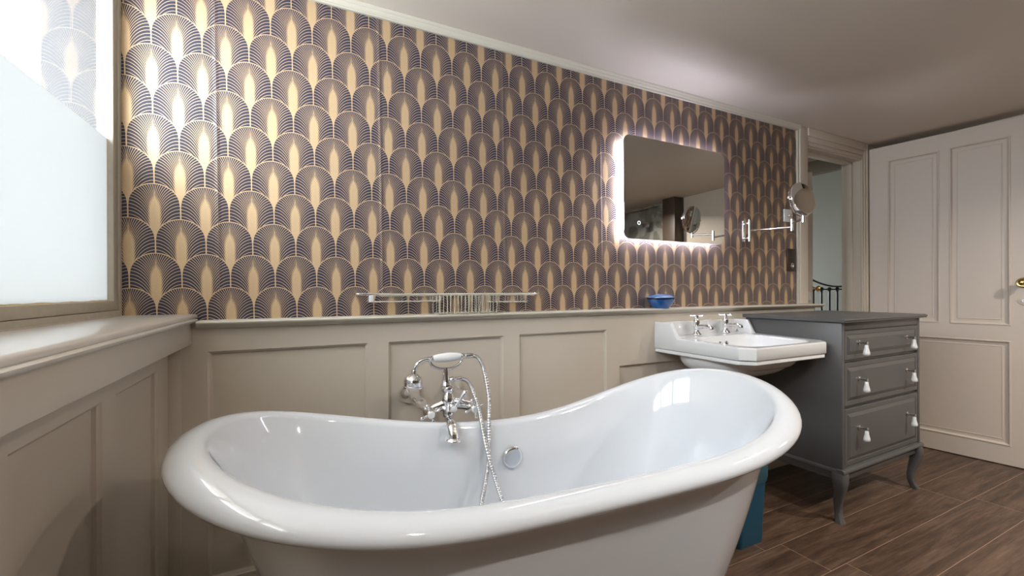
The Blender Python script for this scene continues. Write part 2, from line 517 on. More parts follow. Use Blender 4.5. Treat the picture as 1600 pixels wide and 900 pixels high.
def wbuild(mb, name, mat, **k):
    o = mb.build(name, mat, **k); o.parent = win; o.matrix_parent_inverse = Matrix.Translation(-win.location)
    return o


m = MB()   # fixed frame: sides, head, bottom with steps
m.box(-0.535, -0.483, 1.690, 1.709, 1.0, 2.10, 0.002)
m.box(-0.535, -0.483, -0.419, -0.40, 1.0, 2.10, 0.002)
m.box(-0.535, -0.483, -0.40, 1.69, 2.075, 2.10, 0.002)
m.prism([(-0.535, 0.995), (-0.478, 0.995), (-0.478, 1.008), (-0.480, 1.013), (-0.482, 1.0135), (-0.482, 1.026), (-0.484, 1.027), (-0.535, 1.027)], 'y', -0.40, 1.69)
wbuild(m, 'window_frame', WORNP)
sashes = [(1.01, 1.688), (0.305, 0.985), (-0.40, 0.28)]
for k, (a, b_) in enumerate(sashes):
    m = MB()
    m.box(-0.520, -0.486, a, a + 0.036, 1.028, 2.074, 0.003)
    m.box(-0.520, -0.486, b_ - 0.036 + 0.002, b_, 1.028, 2.074, 0.003)
    m.box(-0.520, -0.486, a + 0.036, b_ - 0.034, 1.028, 1.056, 0.003)
    m.box(-0.520, -0.486, a + 0.036, b_ - 0.034, 2.04, 2.074, 0.003)
    wbuild(m, 'sash', WORNP)
    wbuild(MB().box(-0.5045, -0.5025, a + 0.030, b_ - 0.028, 1.05, 2.05), 'glass_pane', CLEAR, smooth=False)
    wbuild(MB().box(-0.5020, -0.5012, a + 0.0355, b_ - 0.0335, 1.0555, 1.532), 'frosted_film', FROST, smooth=False)
    if k < 2:
        wbuild(MB().box(-0.53, -0.484, sashes[k + 1][1], a, 1.027, 2.075, 0.002), 'mullion', WORNP)
# crumbling putty line along the first pane
m = MB()
random.seed(2)
rs = []
for k in range(40):
    yy = 1.06 + 0.585 * k / 39
    hgt = 0.0014 + 0.0022 * random.random() * (1 if 4 < k < 26 or k > 31 else 0.2)
    rs.append([(-0.5012, yy, 1.0558), (-0.4945, yy, 1.0558), (-0.4975, yy, 1.0558 + hgt * 0.7), (-0.5012, yy, 1.0558 + hgt)])
m.rings(rs)
p = wbuild(m, 'putty_bead', PUTTY); p['label'] = 'crumbling yellowed putty'
# ---- window sill board + apron
m = MB()
m.prism([(-0.484, 0.995), (-0.300, 0.995), (-0.296, 0.9965), (-0.294, 1.0), (-0.2945, 1.004), (-0.297, 1.0075), (-0.303, 1.010), (-0.484, 1.010)], 'y', -0.42, YW - 0.002)
m.prism([(-0.385, 0.983), (-0.300, 0.983), (-0.292, 0.986), (-0.286, 0.990), (-0.2855, 0.994), (-0.289, 0.9965), (-0.385, 0.9965)], 'y', -0.42, 1.664)
struct(m.build('trim_1', SILLP, angle=50), 'deep painted window sill with moulded nosing', 'window sill')
m = MB().box(-0.372, -0.3, -0.42, 1.662, 0.918, 0.984, 0.0015)
struct(m.build('trim_2', PAINT), 'thick flat apron board under the window sill', 'apron')


# ---- panelling: frame with recessed fields
def panelling(u0, u1, z0, z1, fields, face, depth, place, name, mat, label):
    """boards in the (u,z) plane; 'place' maps (u, w, z) -> xyz, w = distance out of the wall plane"""
    mb = MB()
    us = sorted({u0, u1} | {a for f in fields for a in (f[0], f[1])})
    zs = sorted({z0, z1} | {a for f in fields for a in (f[2], f[3])})
    def infield(u, z):
        return any(f[0] < u < f[1] and f[2] < z < f[3] for f in fields)
    V = {}
    def vert(u, w, z):
        key = (round(u, 5), round(w, 5), round(z, 5))
        if key not in V: V[key] = mb.bm.verts.new(place(u, w, z))
        return V[key]
    for i in range(len(us) - 1):
        for k in range(len(zs) - 1):
            if infield((us[i] + us[i + 1]) / 2, (zs[k] + zs[k + 1]) / 2): continue
            mb.bm.faces.new((vert(us[i], face, zs[k]), vert(us[i + 1], face, zs[k]), vert(us[i + 1], face, zs[k + 1]), vert(us[i], face, zs[k + 1])))
    for a, b__, c, d in fields:
        loops = []
        for ins, w in ((0, face), (0.0015, face - 0.0025), (0.004, face - 0.0045), (0.0065, face - 0.0065), (0.0075, face - depth + 0.002), (0.010, face - depth)):
            loops.append([vert(a + ins, w, c + ins), vert(b__ - ins, w, c + ins), vert(b__ - ins, w, d - ins), vert(a + ins, w, d - ins)])
        for L0, L1 in zip(loops, loops[1:]):
            for i in range(4):
                # split long outer edges is unnecessary: corner verts are shared
                mb.bm.faces.new((L0[i], L0[(i + 1) % 4], L1[(i + 1) % 4], L1[i]))
        mb.bm.faces.new(loops[-1])
    # backing and outer edges
    o_ = [vert(u0, face, z0), vert(u1, face, z0), vert(u1, face, z1), vert(u0, face, z1)]
    bk = [vert(u0, 0, z0), vert(u1, 0, z0), vert(u1, 0, z1), vert(u0, 0, z1)]
    for i in range(4): mb.bm.faces.new((o_[i], o_[(i + 1) % 4], bk[(i + 1) % 4], bk[i]))
    mb.bm.faces.new(bk)
    o = mb.build(name, mat, angle=25)
    return struct(o, label, 'panelling')


YD = 1.655   # face of the panelling on the papered wall
XP = -0.36   # face of the panelling under the window
panelling(-0.372, 3.03, 0.0, 0.968,
          [(-0.26, 0.227, 0.16, 0.8915), (0.301, 0.778, 0.16, 0.8915), (0.854, 1.3265, 0.16, 0.8935), (1.404, 2.12, 0.16, 0.714), (2.2, 2.9, 0.16, 0.8935)],
          YW - YD, 0.016, lambda u, w, z: (u, YW - w, z), 'trim_3', PAINT, 'taupe wainscot of recessed panels behind the bath')
fl = []
for k in range(7):
    b_ = 1.55 - 0.393 * k
    fl.append((b_ - 0.316, b_, 0.16, 0.857))
panelling(-1.7, 1.655, 0.0, 0.985, fl, 0.025, 0.016, lambda u, w, z: (-0.385 + w, u, z), 'trim_4', PAINT, 'taupe recessed panels below the window sill')
# corner board and skirting
m = MB().box(-0.362, -0.328, YD - 0.004, YD + 0.002, 0.0, 0.917, 0.0008)
struct(m.build('trim_5', PAINT), 'narrow scribed corner board left of the bath', 'corner board')
m = MB().prism([(YD - 0.014, 0.0), (YD + 0.004, 0.0), (YD + 0.004, 0.14), (YD - 0.006, 0.14), (YD - 0.014, 0.128)], 'x', -0.34, 3.02)
struct(m.build('baseboard_back', PAINT), 'taupe skirting along the wainscot behind the bath', 'skirting')
m = MB().prism([(XP + 0.014, 0.0), (XP - 0.004, 0.0), (XP - 0.004, 0.14), (XP + 0.006, 0.14), (XP + 0.014, 0.128)], 'y', -1.7, YD - 0.014)
struct(m.build('baseboard_left', PAINT), 'taupe skirting below the window panelling', 'skirting')
# ledge (dado cap)
m = MB()
m.prism([(YW - 0.001, 0.967), (1.640, 0.967), (1.636, 0.970), (1.634, 0.974), (1.627, 0.976), (1.620, 0.979), (1.616, 0.984), (1.6165, 0.988), (1.620, 0.990), (YW - 0.001, 0.990)], 'x', -0.2835, 3.075)
struct(m.build('trim_6', LEDGEP, angle=60), 'moulded pale ledge capping the wainscot', 'ledge')
# picture moulding under the ceiling and down the paper's right edge
m = MB()
m.prism([(YW - 0.0005, 2.127), (1.699, 2.127), (1.697, 2.131), (1.700, 2.134), (1.696, 2.137), (1.690, 2.141), (1.689, 2.146), (1.683, 2.148), (1.681, 2.157), (YW - 0.0005, 2.157)], 'x', -0.483, 2.946)
struct(m.build('trim_7', LEDGEP, angle=60), 'pale stepped moulding where papered wall meets ceiling', 'moulding')
m = MB().box(2.929, 2.946, 1.697, 1.7095, 0.991, 2.128, 0.003)
struct(m.build('trim_8', LEDGEP), 'pale vertical edge strip at the right end of the wallpaper', 'edge strip')
# door casing
m = MB()
m.box(2.946, 3.03, 1.690, 1.7095, 0.991, 2.157, 0.003)
m.box(2.946, 3.03, 1.690, 1.7095, 0.0, 0.966, 0.003)
for k, (a, b_, dpt) in enumerate(((3.724, 3.742, 0.010), (3.742, 3.765, 0.016), (3.765, 3.785, 0.022))):
    m.box(a, b_, YW - dpt, 1.7095, 0, 2.157, 0.002)
m.box(3.03, 3.724, 1.700, 1.7095, 2.046, 2.07, 0.002); m.box(3.03, 3.724, 1.692, 1.7095, 2.07, 2.105, 0.003); m.box(3.03, 3.742, 1.683, 1.7095, 2.105, 2.157, 0.003)
struct(m.build('trim_9', PAINT), 'stepped architrave around the doorway', 'architrave')
m = MB()
m.box(3.722, 3.735, 1.7096, 1.835, 0, 2.046); m.box(3.704, 3.722, 1.76, 1.80, 0, 2.04, 0.002)
m.box(3.02, 3.032, 1.7096, 1.835, 0, 2.046); m.box(3.03, 3.724, 1.7096, 1.835, 2.035, 2.05); m.box(3.04, 3.72, 1.76, 1.80, 2.018, 2.036, 0.002)
struct(m.build('trim_10', PAINT), 'painted door lining with stop', 'door lining')

# ---- bedroom shell beyond the doorway
m = MB().box(6.0, 6.12, 1.83, 5.2, 0, 2.74)
struct(m.build('wall_far', SAGE, smooth=False), 'sage green bedroom wall seen through the doorway', 'wall')
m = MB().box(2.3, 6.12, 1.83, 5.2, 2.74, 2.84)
struct(m.build('ceiling', SHADEP, smooth=False), 'bedroom ceiling beyond the doorway, painted dark as shade', 'ceiling')
m = MB()
m.box(2.3, 2.42, 1.83, 5.2, 0, 2.74)
m.box(2.42, 3.6, 5.0, 5.12, 0, 2.74); m.box(5.6, 6.0, 5.0, 5.12, 0, 2.74); m.box(3.6, 5.6, 5.0, 5.12, 0, 0.8); m.box(3.6, 5.6, 5.0, 5.12, 1.35, 2.74)
m.box(4.12, 6.0, 1.71, 1.83, 0, 2.74); m.box(2.42, 4.12, 1.72, 1.829, 2.26, 2.74)
struct(m.build('wall_bedroom', SAGE, smooth=False), 'bedroom walls beyond the doorway', 'wall')
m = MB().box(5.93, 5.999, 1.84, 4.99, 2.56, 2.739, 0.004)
struct(m.build('trim_11', SHADEP), 'deep cornice board high on the bedroom wall, painted dark as shade', 'cornice')


# ---- panelled doors
def door_leaf(w, h, t, fields, mat):
    """leaf in local coords: x along the width from the hinge, y thickness (front at -t/2), z up"""
    mb = MB()
    for sgn in (-1, 1):
        us = sorted({0, w} | {a for f in fields for a in (f[0], f[1])}); zs = sorted({0, h} | {a for f in fields for a in (f[2], f[3])})
        V = {}
        def vert(u, d, z):
            key = (round(u, 5), round(d, 5), round(z, 5))
            if key not in V: V[key] = mb.bm.verts.new((u, sgn * (t / 2 - d), z))
            return V[key]
        for i in range(len(us) - 1):
            for k in range(len(zs) - 1):
                uc, zc = (us[i] + us[i + 1]) / 2, (zs[k] + zs[k + 1]) / 2
                if any(f[0] < uc < f[1] and f[2] < zc < f[3] for f in fields): continue
                mb.bm.faces.new((vert(us[i], 0, zs[k]), vert(us[i + 1], 0, zs[k]), vert(us[i + 1], 0, zs[k + 1]), vert(us[i], 0, zs[k + 1])))
        for a, b__, c, d in fields:
            loops = []
            for ins, w_ in ((0, 0), (0.003, -0.003), (0.008, -0.003), (0.012, 0.006), (0.017, 0.009), (0.020, 0.009), (0.034, 0.009), (0.036, 0.0065), (0.039, 0.0065), (0.041, 0.008)):
                loops.append([vert(a + ins, w_, c + ins), vert(b__ - ins, w_, c + ins), vert(b__ - ins, w_, d - ins), vert(a + ins, w_, d - ins)])
            for L0, L1 in zip(loops, loops[1:]):
                for i in range(4): mb.bm.faces.new((L0[i], L0[(i + 1) % 4], L1[(i + 1) % 4], L1[i]))
            mb.bm.faces.new(loops[-1])
        if sgn == -1: V0 = {k: v for k, v in V.items()}
    P = [(0, 0), (w, 0), (w, h), (0, h)]
    for i in range(4):
        a, b__ = P[i], P[(i + 1) % 4]
        q = [mb.bm.verts.new((a[0], -t / 2, a[1])), mb.bm.verts.new((b__[0], -t / 2, b__[1])), mb.bm.verts.new((b__[0], t / 2, b__[1])), mb.bm.verts.new((a[0], t / 2, a[1]))]
        mb.bm.faces.new(q)
    return mb


da = math.radians(7.548)
door = bpy.data.objects.new('door_1', None); COL.objects.link(door)
door.location = (3.7947, 1.688, 0.006)
door.rotation_euler = (0, 0, -PI / 2 + da)
struct(door, 'cream panelled door standing open against the end wall', 'door')
W_D = 0.84
mb = door_leaf(W_D, 2.112, 0.038, [(0.105, 0.377, 0.852, 2.006), (0.422, 0.690, 0.852, 2.012), (0.105, 0.690, 0.115, 0.760)], DOORP)
# front of leaf must pass through the hinge line: shift so the face toward the room is at local y = 0
bmesh.ops.translate(mb.bm, verts=mb.bm.verts, vec=(0, 0.019, 0))
mb.build('door_leaf', DOORP, door, angle=20)
# which side faces the room: local -y is rotated to world -x side
m = MB()
m.lathe([(0.0, 0), (0.030, 0.0), (0.030, 0.003), (0.026, 0.005), (0.012, 0.007), (0.0, 0.007)], (0.74, 0, 1.115), (0, -1, 0))
o = m.build('handle_plate', BRASS, door)
m = MB()
m.lathe([(0.010, 0.004), (0.010, 0.022), (0.020, 0.030), (0.026, 0.040), (0.027, 0.048), (0.023, 0.054), (0.017, 0.053), (0.014, 0.057), (0.006, 0.060), (0, 0.060)], (0.74, 0, 1.115), (0, -1, 0))
m.build('door_knob', BRASS, door)
m = MB()
m.lathe([(0.0, 0), (0.024, 0.0), (0.024, 0.002), (0.021, 0.003), (0.0, 0.003)], (0.74, 0, 1.005), (0, -1, 0))
m.build('lock_plate', DOORP, door)
m = MB().lathe([(0.0, 0.003), (0.008, 0.003), (0.008, 0.005), (0.0, 0.005)], (0.74, 0, 1.005), (0, -1, 0)).box(0.7385, 0.7415, -0.0065, -0.002, 0.999, 1.012)
m.build('keyhole', [SATIN], door)

# second leaf seen edge-on in the bedroom
dd = Vector((0.874, 0.486, 0)).normalized()
d2 = bpy.data.objects.new('door_2', None); COL.objects.link(d2)
d2.location = (3.52 + dd.x * 0.74, 1.955 + dd.y * 0.74, 0.006)
d2.rotation_euler = (0, 0, math.atan2(-dd.y, -dd.x))
struct(d2, 'second door beyond the doorway, seen edge-on with brass knobs', 'door')
mb = door_leaf(0.74, 1.98, 0.036, [(0.1, 0.34, 0.8, 1.88), (0.40, 0.64, 0.8, 1.88), (0.1, 0.64, 0.12, 0.72)], DOORP)
mb.build('door_leaf', DOORP, d2, angle=20)
for s_ in (-1, 1):
    m = MB().lathe([(0.022, 0.0), (0.022, 0.003), (0.008, 0.005), (0.008, 0.02), (0.018, 0.028), (0.024, 0.038), (0.020, 0.048), (0.0, 0.052)], (0.69, s_ * 0.018, 1.085), (0, s_, 0))
    m.build('door_knob', BRASS, d2)
m = MB().box(0.738, 0.7405, -0.009, 0.009, 0.98, 1.06)
m.build('lock_plate', SATIN, d2)

# ================================================================== BATH
T = dict(xc=.6115, yc=1.0428, b=.2828, L=.2901, n=2.0673, rot=.0196, rw=.0356, rh=.0204, tilt=-.3031,
         z=(.6263, -.034, .128, .0004, .0246), eg=.0116, a3=-.0033, a5=.0253, b2=.6532, A=.805)


def rim_point(t):
    c, s_ = math.cos(t), math.sin(t)
    e = 2 / T['n']; sg = lambda q: (q > 0) - (q < 0)
    lam = T['L'] * max(-1, min(1, c / .35))
    k = max(0, min(1, (abs(c) - .35) / .65)) * PI / 2
    X = lam + sg(c) * (T['A'] - T['L']) * abs(math.sin(k)) ** e
    Y = T['b'] * sg(s_) * abs(math.cos(k)) ** e
    u = X / T['A']
    Y *= (1 + T['eg'] * u + T['b2'] * u * u)
    z = T['z']
    Z = z[0] + z[1] * u + z[2] * u ** 2 + z[3] * u ** 3 + z[4] * u ** 4 + T['a3'] * u ** 6 + T['a5'] * u ** 5
    cr, sr = math.cos(T['rot']), math.sin(T['rot'])
    return Vector((T['xc'] + X * cr - Y * sr, T['yc'] + X * sr + Y * cr, Z))


def rim_curve(n):
    pts = [rim_point(2 * PI * i / 1440) for i in range(1440)]
    ln = [0]
    for i in range(1440): ln.append(ln[-1] + (pts[(i + 1) % 1440] - pts[i]).length)
    out = []; j = 0
    for k in range(n):
        d = ln[-1] * k / n
        while ln[j + 1] < d: j += 1
        f = (d - ln[j]) / max(1e-9, ln[j + 1] - ln[j])
        out.append(pts[j].lerp(pts[(j + 1) % 1440], f))
    for _ in range(7): out = [(out[i - 1] + out[i] * 2 + out[(i + 1) % n]) / 4 for i in range(n)]
    return out


NB = 144
C0 = rim_curve(NB)
bath = thing('bathtub', 'white freestanding double-ended slipper bath with broad rolled rim', 'bathtub', (0.61, 1.04, 0))
base_c = Vector((T['xc'] + 0.005, T['yc'], 0))
profiles = []
BODY_X, BODY_Y = 0.622, 0.60
for i in range(NB):
    p = C0[i]; t = C0[(i + 1) % NB] - C0[i - 1]
    N = Vector((t.y, -t.x, 0)).normalized(); tn = t.normalized()
    U = N.cross(tn); U = U if U.z > 0 else -U
    ct, st = math.cos(T['tilt']), math.sin(T['tilt'])
    A = N * ct + U * st; B = -N * st + U * ct
    E_ = lambda ph: p + A * T['rw'] * math.cos(ph) + B * T['rh'] * math.sin(ph)
    # angle param around the plan, with unpinched base plan
    dx, dy = p.x - base_c.x, p.y - base_c.y
    u = max(-1, min(1, dx / T['A']))
    pinch = 1 + T['b2'] * u * u
    row = []
    # outside body line (needed first: the inside follows it)
    dyf = dy / pinch * 1.12
    ob = Vector((base_c.x + dx * BODY_X, base_c.y + dy * BODY_Y, 0.07))
    tb = p - N * 0.040; tb.z = p.z - 0.030

    def outer(a):
        q = tb.lerp(ob, a); w_ = 0.014 * math.sin(PI * a)
        return Vector((q.x + N.x * w_, q.y + N.y * w_, q.z))
    zf = 0.150
    top = E_(math.radians(205))
    inner = Vector((base_c.x + dx * 0.40, base_c.y + dyf * 0.36, zf))
    for f in (0.02, 0.45): row.append(Vector((base_c.x + (inner.x - base_c.x) * f, base_c.y + (inner.y - base_c.y) * f, zf)))
    wall = []
    for k in range(0, 9):
        a = 0.70 * k / 8
        q = outer(a) - N * (0.020 if k else 0.014)
        wall.append(Vector((q.x, q.y, q.z + 0.012 * (1 - k / 8))))
    wl_, cl_ = wall[-1], outer(0.90) - N * 0.035
    cl_ = Vector((cl_.x, cl_.y, zf + 0.004))
    for k in range(0, 8):
        f = k / 8
        row.append(inner * (1 - f) ** 2 + cl_ * 2 * f * (1 - f) + wl_ * f * f)
    for q in reversed(wall[1:]): row.append(q)
    for deg in (188, 165, 142, 120, 98, 78, 58, 38, 18, 0, -20, -42, -66, -92):
        row.append(E_(math.radians(deg)))
    # outside body
    for k in range(0, 11): row.append(outer(k / 10))
    row.append(Vector((base_c.x + (ob.x - base_c.x) * 0.94, base_c.y + (ob.y - base_c.y) * 0.9, 0.045)))
    row.append(Vector((base_c.x + (ob.x - base_c.x) * 0.5, base_c.y + (ob.y - base_c.y) * 0.5, 0.045)))
    profiles.append(row)
m = MB()
rings_ = [[profiles[i][k] for i in range(NB)] for k in range(len(profiles[0]))]
m.rings(rings_, True, True)
tub_bvh = None
from mathutils.bvhtree import BVHTree
m.bm.faces.ensure_lookup_table()
m.bm.normal_update(); tub_bvh = BVHTree.FromBMesh(m.bm)
o = m.build('tub_shell', WHITE, smooth=True, angle=80)
o.parent = bath; o.matrix_parent_inverse = Matrix.Translation(-bath.location)
# overflow cover on the far inside wall
def on_tub(x, z, y0=1.0, dirv=(0, 1, 0)):
    h_, n_, _, _ = tub_bvh.ray_cast(Vector((x, y0, z)), Vector(dirv))
    return h_, n_
hp, hn = on_tub(0.622, 0.545)
ha, _ = on_tub(0.602, 0.530); hb, _ = on_tub(0.642, 0.530); hc2, _ = on_tub(0.622, 0.560)
hn = (hb - ha).cross(hc2 - ha).normalized()
if hn.y > 0: hn = -hn
hp = (ha + hb + hc2) / 3 + hn * 0.001
m = MB().lathe([(0.0, -0.002), (0.0330, -0.002), (0.0342, 0.002), (0.0342, 0.007), (0.0325, 0.0105), (0.028, 0.0125), (0.015, 0.0135), (0.0, 0.0138)], hp, hn, n=40)
o = m.build('overflow_cover', CHROME, angle=60); o['label'] = 'round chrome overflow cover'
o.parent = bath; o.matrix_parent_inverse = Matrix.Translation(-bath.location)
# drain
m = MB().lathe([(0.0, 0), (0.030, 0), (0.030, 0.003), (0.022, 0.005), (0.0, 0.004)], (T['xc'] + 0.02, T['yc'], 0.167))
o = m.build('drain', CHROME); o.parent = bath; o.matrix_parent_inverse = Matrix.Translation(-bath.location)
# four ball-and-claw feet
for sx, sy in ((-1, -1), (1, -1), (-1, 1), (1, 1)):
    fx, fy = base_c.x + sx * 0.50, base_c.y + sy * 0.13
    m = MB()
    leg = spline([(fx, fy, 0.15), (fx + sx * 0.045, fy + sy * 0.035, 0.125), (fx + sx * 0.055, fy + sy * 0.045, 0.08), (fx + sx * 0.04, fy + sy * 0.035, 0.045)], 5)
    m.tube(leg, 0.02, 12, radii=[0.030 - 0.014 * i / (len(leg) - 1) for i in range(len(leg))])
    m.ball((fx + sx * 0.045, fy + sy * 0.04, 0.025), 0.025)
    o = m.build('foot', CHROME); o.parent = bath; o.matrix_parent_inverse = Matrix.Translation(-bath.location)


# ================================================================== BATH MIXER
mx_ = thing('bath_mixer_tap', 'chrome wall-mounted bath mixer with cross handles and telephone shower cradle', 'tap', (0.465, 1.655, 0.69))


def mp(mb, name, mats, label=None, parent=None, **k):
    o = mb.build(name, mats, **k); par = parent or mx_
    o.parent = par; o.matrix_parent_inverse = par_inv(par)
    if label: o['label'] = label
    return o


def par_inv(par):
    if par.parent is not None: return Matrix.Identity(4)
    return Matrix.LocRotScale(par.location, par.rotation_euler, None).inverted()


for x0, x1 in ((0.383, 0.379), (0.552, 0.524)):
    z_ = 0.690
    m = MB().lathe([(0, 0), (0.041, 0), (0.0415, 0.004), (0.040, 0.010), (0.034, 0.022), (0.026, 0.036), (0.020, 0.047), (0.018, 0.052), (0, 0.052)], (x0, 1.668, z_), (0, -1, 0), n=32)
    mp(m, 'wall_flange', CHROME, angle=50)
    d_ = Vector((x1, 1.395, 0.69)) - Vector((x0, 1.63, z_)); L_ = d_.length
    m = MB().lathe([(0.0, 0), (0.018, 0), (0.0185, L_ * 0.30), (0.017, L_ * 0.44), (0.0145, L_ * 0.50), (0.0145, L_ * 0.54), (0.019, L_ * 0.56), (0.0205, L_ * 0.60), (0.0205, L_ * 0.70), (0.018, L_ * 0.73), (0.0155, L_ * 0.80), (0.0165, L_), (0, L_)], (x0, 1.63, z_), d_, n=24)
    mp(m, 'inlet_leg', CHROME, angle=50)
m = MB()
# bridge body: two arms sweeping up to the centre hub
cx_, cy_ = 0.447, 1.38
for xe in (0.378, 0.524):
    pts = spline([(xe, 1.385, 0.690), (xe * 0.6 + cx_ * 0.4, 1.38, 0.700), (cx_, 1.378, 0.712)], 6)
    m.tube(pts, 0.014, 16, radii=[0.018 - 0.003 * math.sin(PI * i / (len(pts) - 1)) + 0.006 * i / (len(pts) - 1) for i in range(len(pts))])
    m.ball((xe, 1.385, 0.690), 0.0205)
    m.lathe([(0, 0), (0.016, 0), (0.0165, 0.012), (0.012, 0.018), (0.010, 0.026), (0.012, 0.028), (0, 0.028)], (xe, 1.378, 0.690), (0, -1, 0), n=20)
m.lathe([(0, -0.042), (0.017, -0.042), (0.0195, -0.038), (0.0195, -0.026), (0.017, -0.022), (0.021, -0.010), (0.027, 0.006), (0.026, 0.018), (0.020, 0.030), (0.016, 0.040), (0.020, 0.044), (0.020, 0.058), (0.016, 0.062), (0, 0.062)], (cx_ - 0.004, 1.378, 0.706), (0, 0, 1), n=28)
mp(m, 'mixer_body', CHROME, angle=60)
for xe in (0.374, 0.522):
    m = MB()
    yc_ = 1.338
    m.lathe([(0, 0), (0.010, 0), (0.013, 0.004), (0.013, 0.014), (0.009, 0.018), (0, 0.018)], (xe, yc_ + 0.012, 0.690), (0, -1, 0), n=18)
    for k in range(4):
        an = k * PI / 2 + (0.35 if xe < 0.45 else 0.25)
        dv = Vector((math.cos(an), 0, math.sin(an))); c_ = Vector((xe, yc_ + 0.004, 0.690))
        m.lathe([(0.005, 0.008), (0.0042, 0.016), (0.0038, 0.022), (0.006, 0.027), (0.0062, 0.030), (0.004, 0.034), (0, 0.035)], c_, dv, n=12)
    h_ = mp(m, 'cross_handle', CHROME, angle=60)
    m = MB().lathe([(0, 0), (0.0115, 0), (0.0115, 0.003), (0.009, 0.006), (0, 0.0065)], (xe, yc_ - 0.006, 0.690), (0, -1, 0), n=20)
    mp(m, 'porcelain_cap', CERAMIC, 'white porcelain cap', parent=h_)
# diverter
m = MB()
m.lathe([(0, 0), (0.012, 0), (0.012, 0.024), (0.008, 0.028), (0, 0.028)], (0.449, 1.366, 0.702), (0, -1, 0), n=20)
lv = [Vector((0.449, 1.334, 0.700)), Vector((0.462, 1.333, 0.716)), Vector((0.476, 1.334, 0.734)), Vector((0.489, 1.336, 0.749))]
m.tube(lv, 0.004, 12, radii=[0.0035, 0.0042, 0.0062, 0.0085]); m.ball(lv[-1], 0.0088)
dv_ = mp(m, 'diverter_lever', CHROME, angle=60)
m = MB().lathe([(0, 0), (0.010, 0), (0.010, 0.004), (0.007, 0.006), (0, 0.006)], (0.449, 1.334, 0.700), (0, -1, 0), n=20)
mp(m, 'porcelain_cap', CERAMIC, 'white porcelain cap', parent=dv_)
# spout: drops, runs forward over the rim and turns down to a flared mouth
m = MB()
sp_ = spline([(0.443, 1.376, 0.668), (0.441, 1.360, 0.657), (0.434, 1.325, 0.660), (0.424, 1.285, 0.668), (0.4185, 1.262, 0.662), (0.417, 1.252, 0.646), (0.417, 1.250, 0.636)], 6)
nn = len(sp_)
m.tube(sp_, 0.014, 18, radii=[0.0155 - 0.001 * math.sin(PI * i / nn) + 0.004 * (i / nn) ** 2 for i in range(nn)])
m.lathe([(0, 0.014), (0.015, 0.014), (0.016, 0.004), (0.023, -0.002), (0.025, -0.005), (0.025, -0.009), (0.021, -0.010), (0.018, -0.006), (0, -0.006)], (0.417, 1.250, 0.636), (0, 0, 1), n=26)
mp(m, 'spout', CHROME, angle=60)
# riser and cradle
m = MB()
m.lathe([(0, 0), (0.018, 0), (0.018, 0.010), (0.0145, 0.014), (0.0125, 0.030), (0.0105, 0.058), (0.009, 0.066), (0, 0.066)], (0.437, 1.379, 0.762), (0, 0, 1), n=22)
m.lathe([(0, 0), (0.0075, 0), (0.0075, 0.012), (0.010, 0.014), (0.010, 0.022), (0.0075, 0.024), (0.0075, 0.040), (0.0085, 0.042), (0.0085, 0.050), (0, 0.050)], (0.440, 1.379, 0.786), (1, 0, 0), n=16)
arc = []
for k in range(17):
    a = PI + PI * k / 16
    arc.append((0.4385 + 0.0545 * math.cos(a), 1.379, 0.853 + 0.030 * math.sin(a)))
m.tube(arc, 0.0052, 12)
for xe in (0.384, 0.493):
    m.ball((xe, 1.379, 0.855), 0.0062); m.tube([(xe, 1.372, 0.857), (xe, 1.366, 0.868)], 0.003, 8)
mp(m, 'shower_cradle', CHROME, angle=60)
# handset (a thing lying in the cradle) with hose
hs = thing('hand_shower', 'chrome hand shower with white porcelain grip resting in the cradle', 'hand shower', (0.44, 1.38, 0.86))


def hp_(mb, name, mats, label=None, **k):
    o = mb.build(name, mats, **k); o.parent = hs; o.matrix_parent_inverse = Matrix.Translation(-hs.location)
    if label: o['label'] = label
    return o


m = MB().lathe([(0.006, 0), (0.010, 0.003), (0.0135, 0.020), (0.0155, 0.045), (0.0155, 0.058), (0.013, 0.082), (0.0095, 0.097), (0.006, 0.100)], (0.391, 1.379, 0.8605), (1, 0, 0.02), n=24)
hp_(m, 'porcelain_grip', CERAMIC, 'white porcelain grip')
m = MB()
m.lathe([(0, 0), (0.0085, 0), (0.0085, 0.005), (0.0065, 0.007), (0.0065, 0.012), (0.0085, 0.013), (0.0085, 0.017), (0, 0.017)], (0.375, 1.379, 0.860), (1, 0, 0.02), n=18)
neck = spline([(0.378, 1.379, 0.860), (0.362, 1.379, 0.858), (0.346, 1.379, 0.850), (0.335, 1.379, 0.836), (0.332, 1.379, 0.824)], 6)
m.tube(neck, 0.0065, 14)
hp_(m, 'neck', CHROME, angle=60)
m = MB().lathe([(0, 0.002), (0.009, 0), (0.010, -0.006), (0.008, -0.009), (0.016, -0.014), (0.025, -0.021), (0.030, -0.028), (0.0305, -0.033), (0.0285, -0.035), (0.031, -0.037), (0.031, -0.049), (0.034, -0.051), (0.034, -0.055), (0.029, -0.056), (0, -0.054)], (0.331, 1.379, 0.828), (0.08, 0, 1), n=32)
hp_(m, 'shower_rose', CHROME, angle=40)
m = MB().lathe([(0, 0), (0.007, 0), (0.009, 0.002), (0.009, 0.010), (0.007, 0.013), (0.0085, 0.016), (0.0085, 0.036), (0.0075, 0.040), (0, 0.040)], (0.491, 1.379, 0.862), (1, 0, -0.02), n=18)
hp_(m, 'hose_connector', CHROME, angle=50)
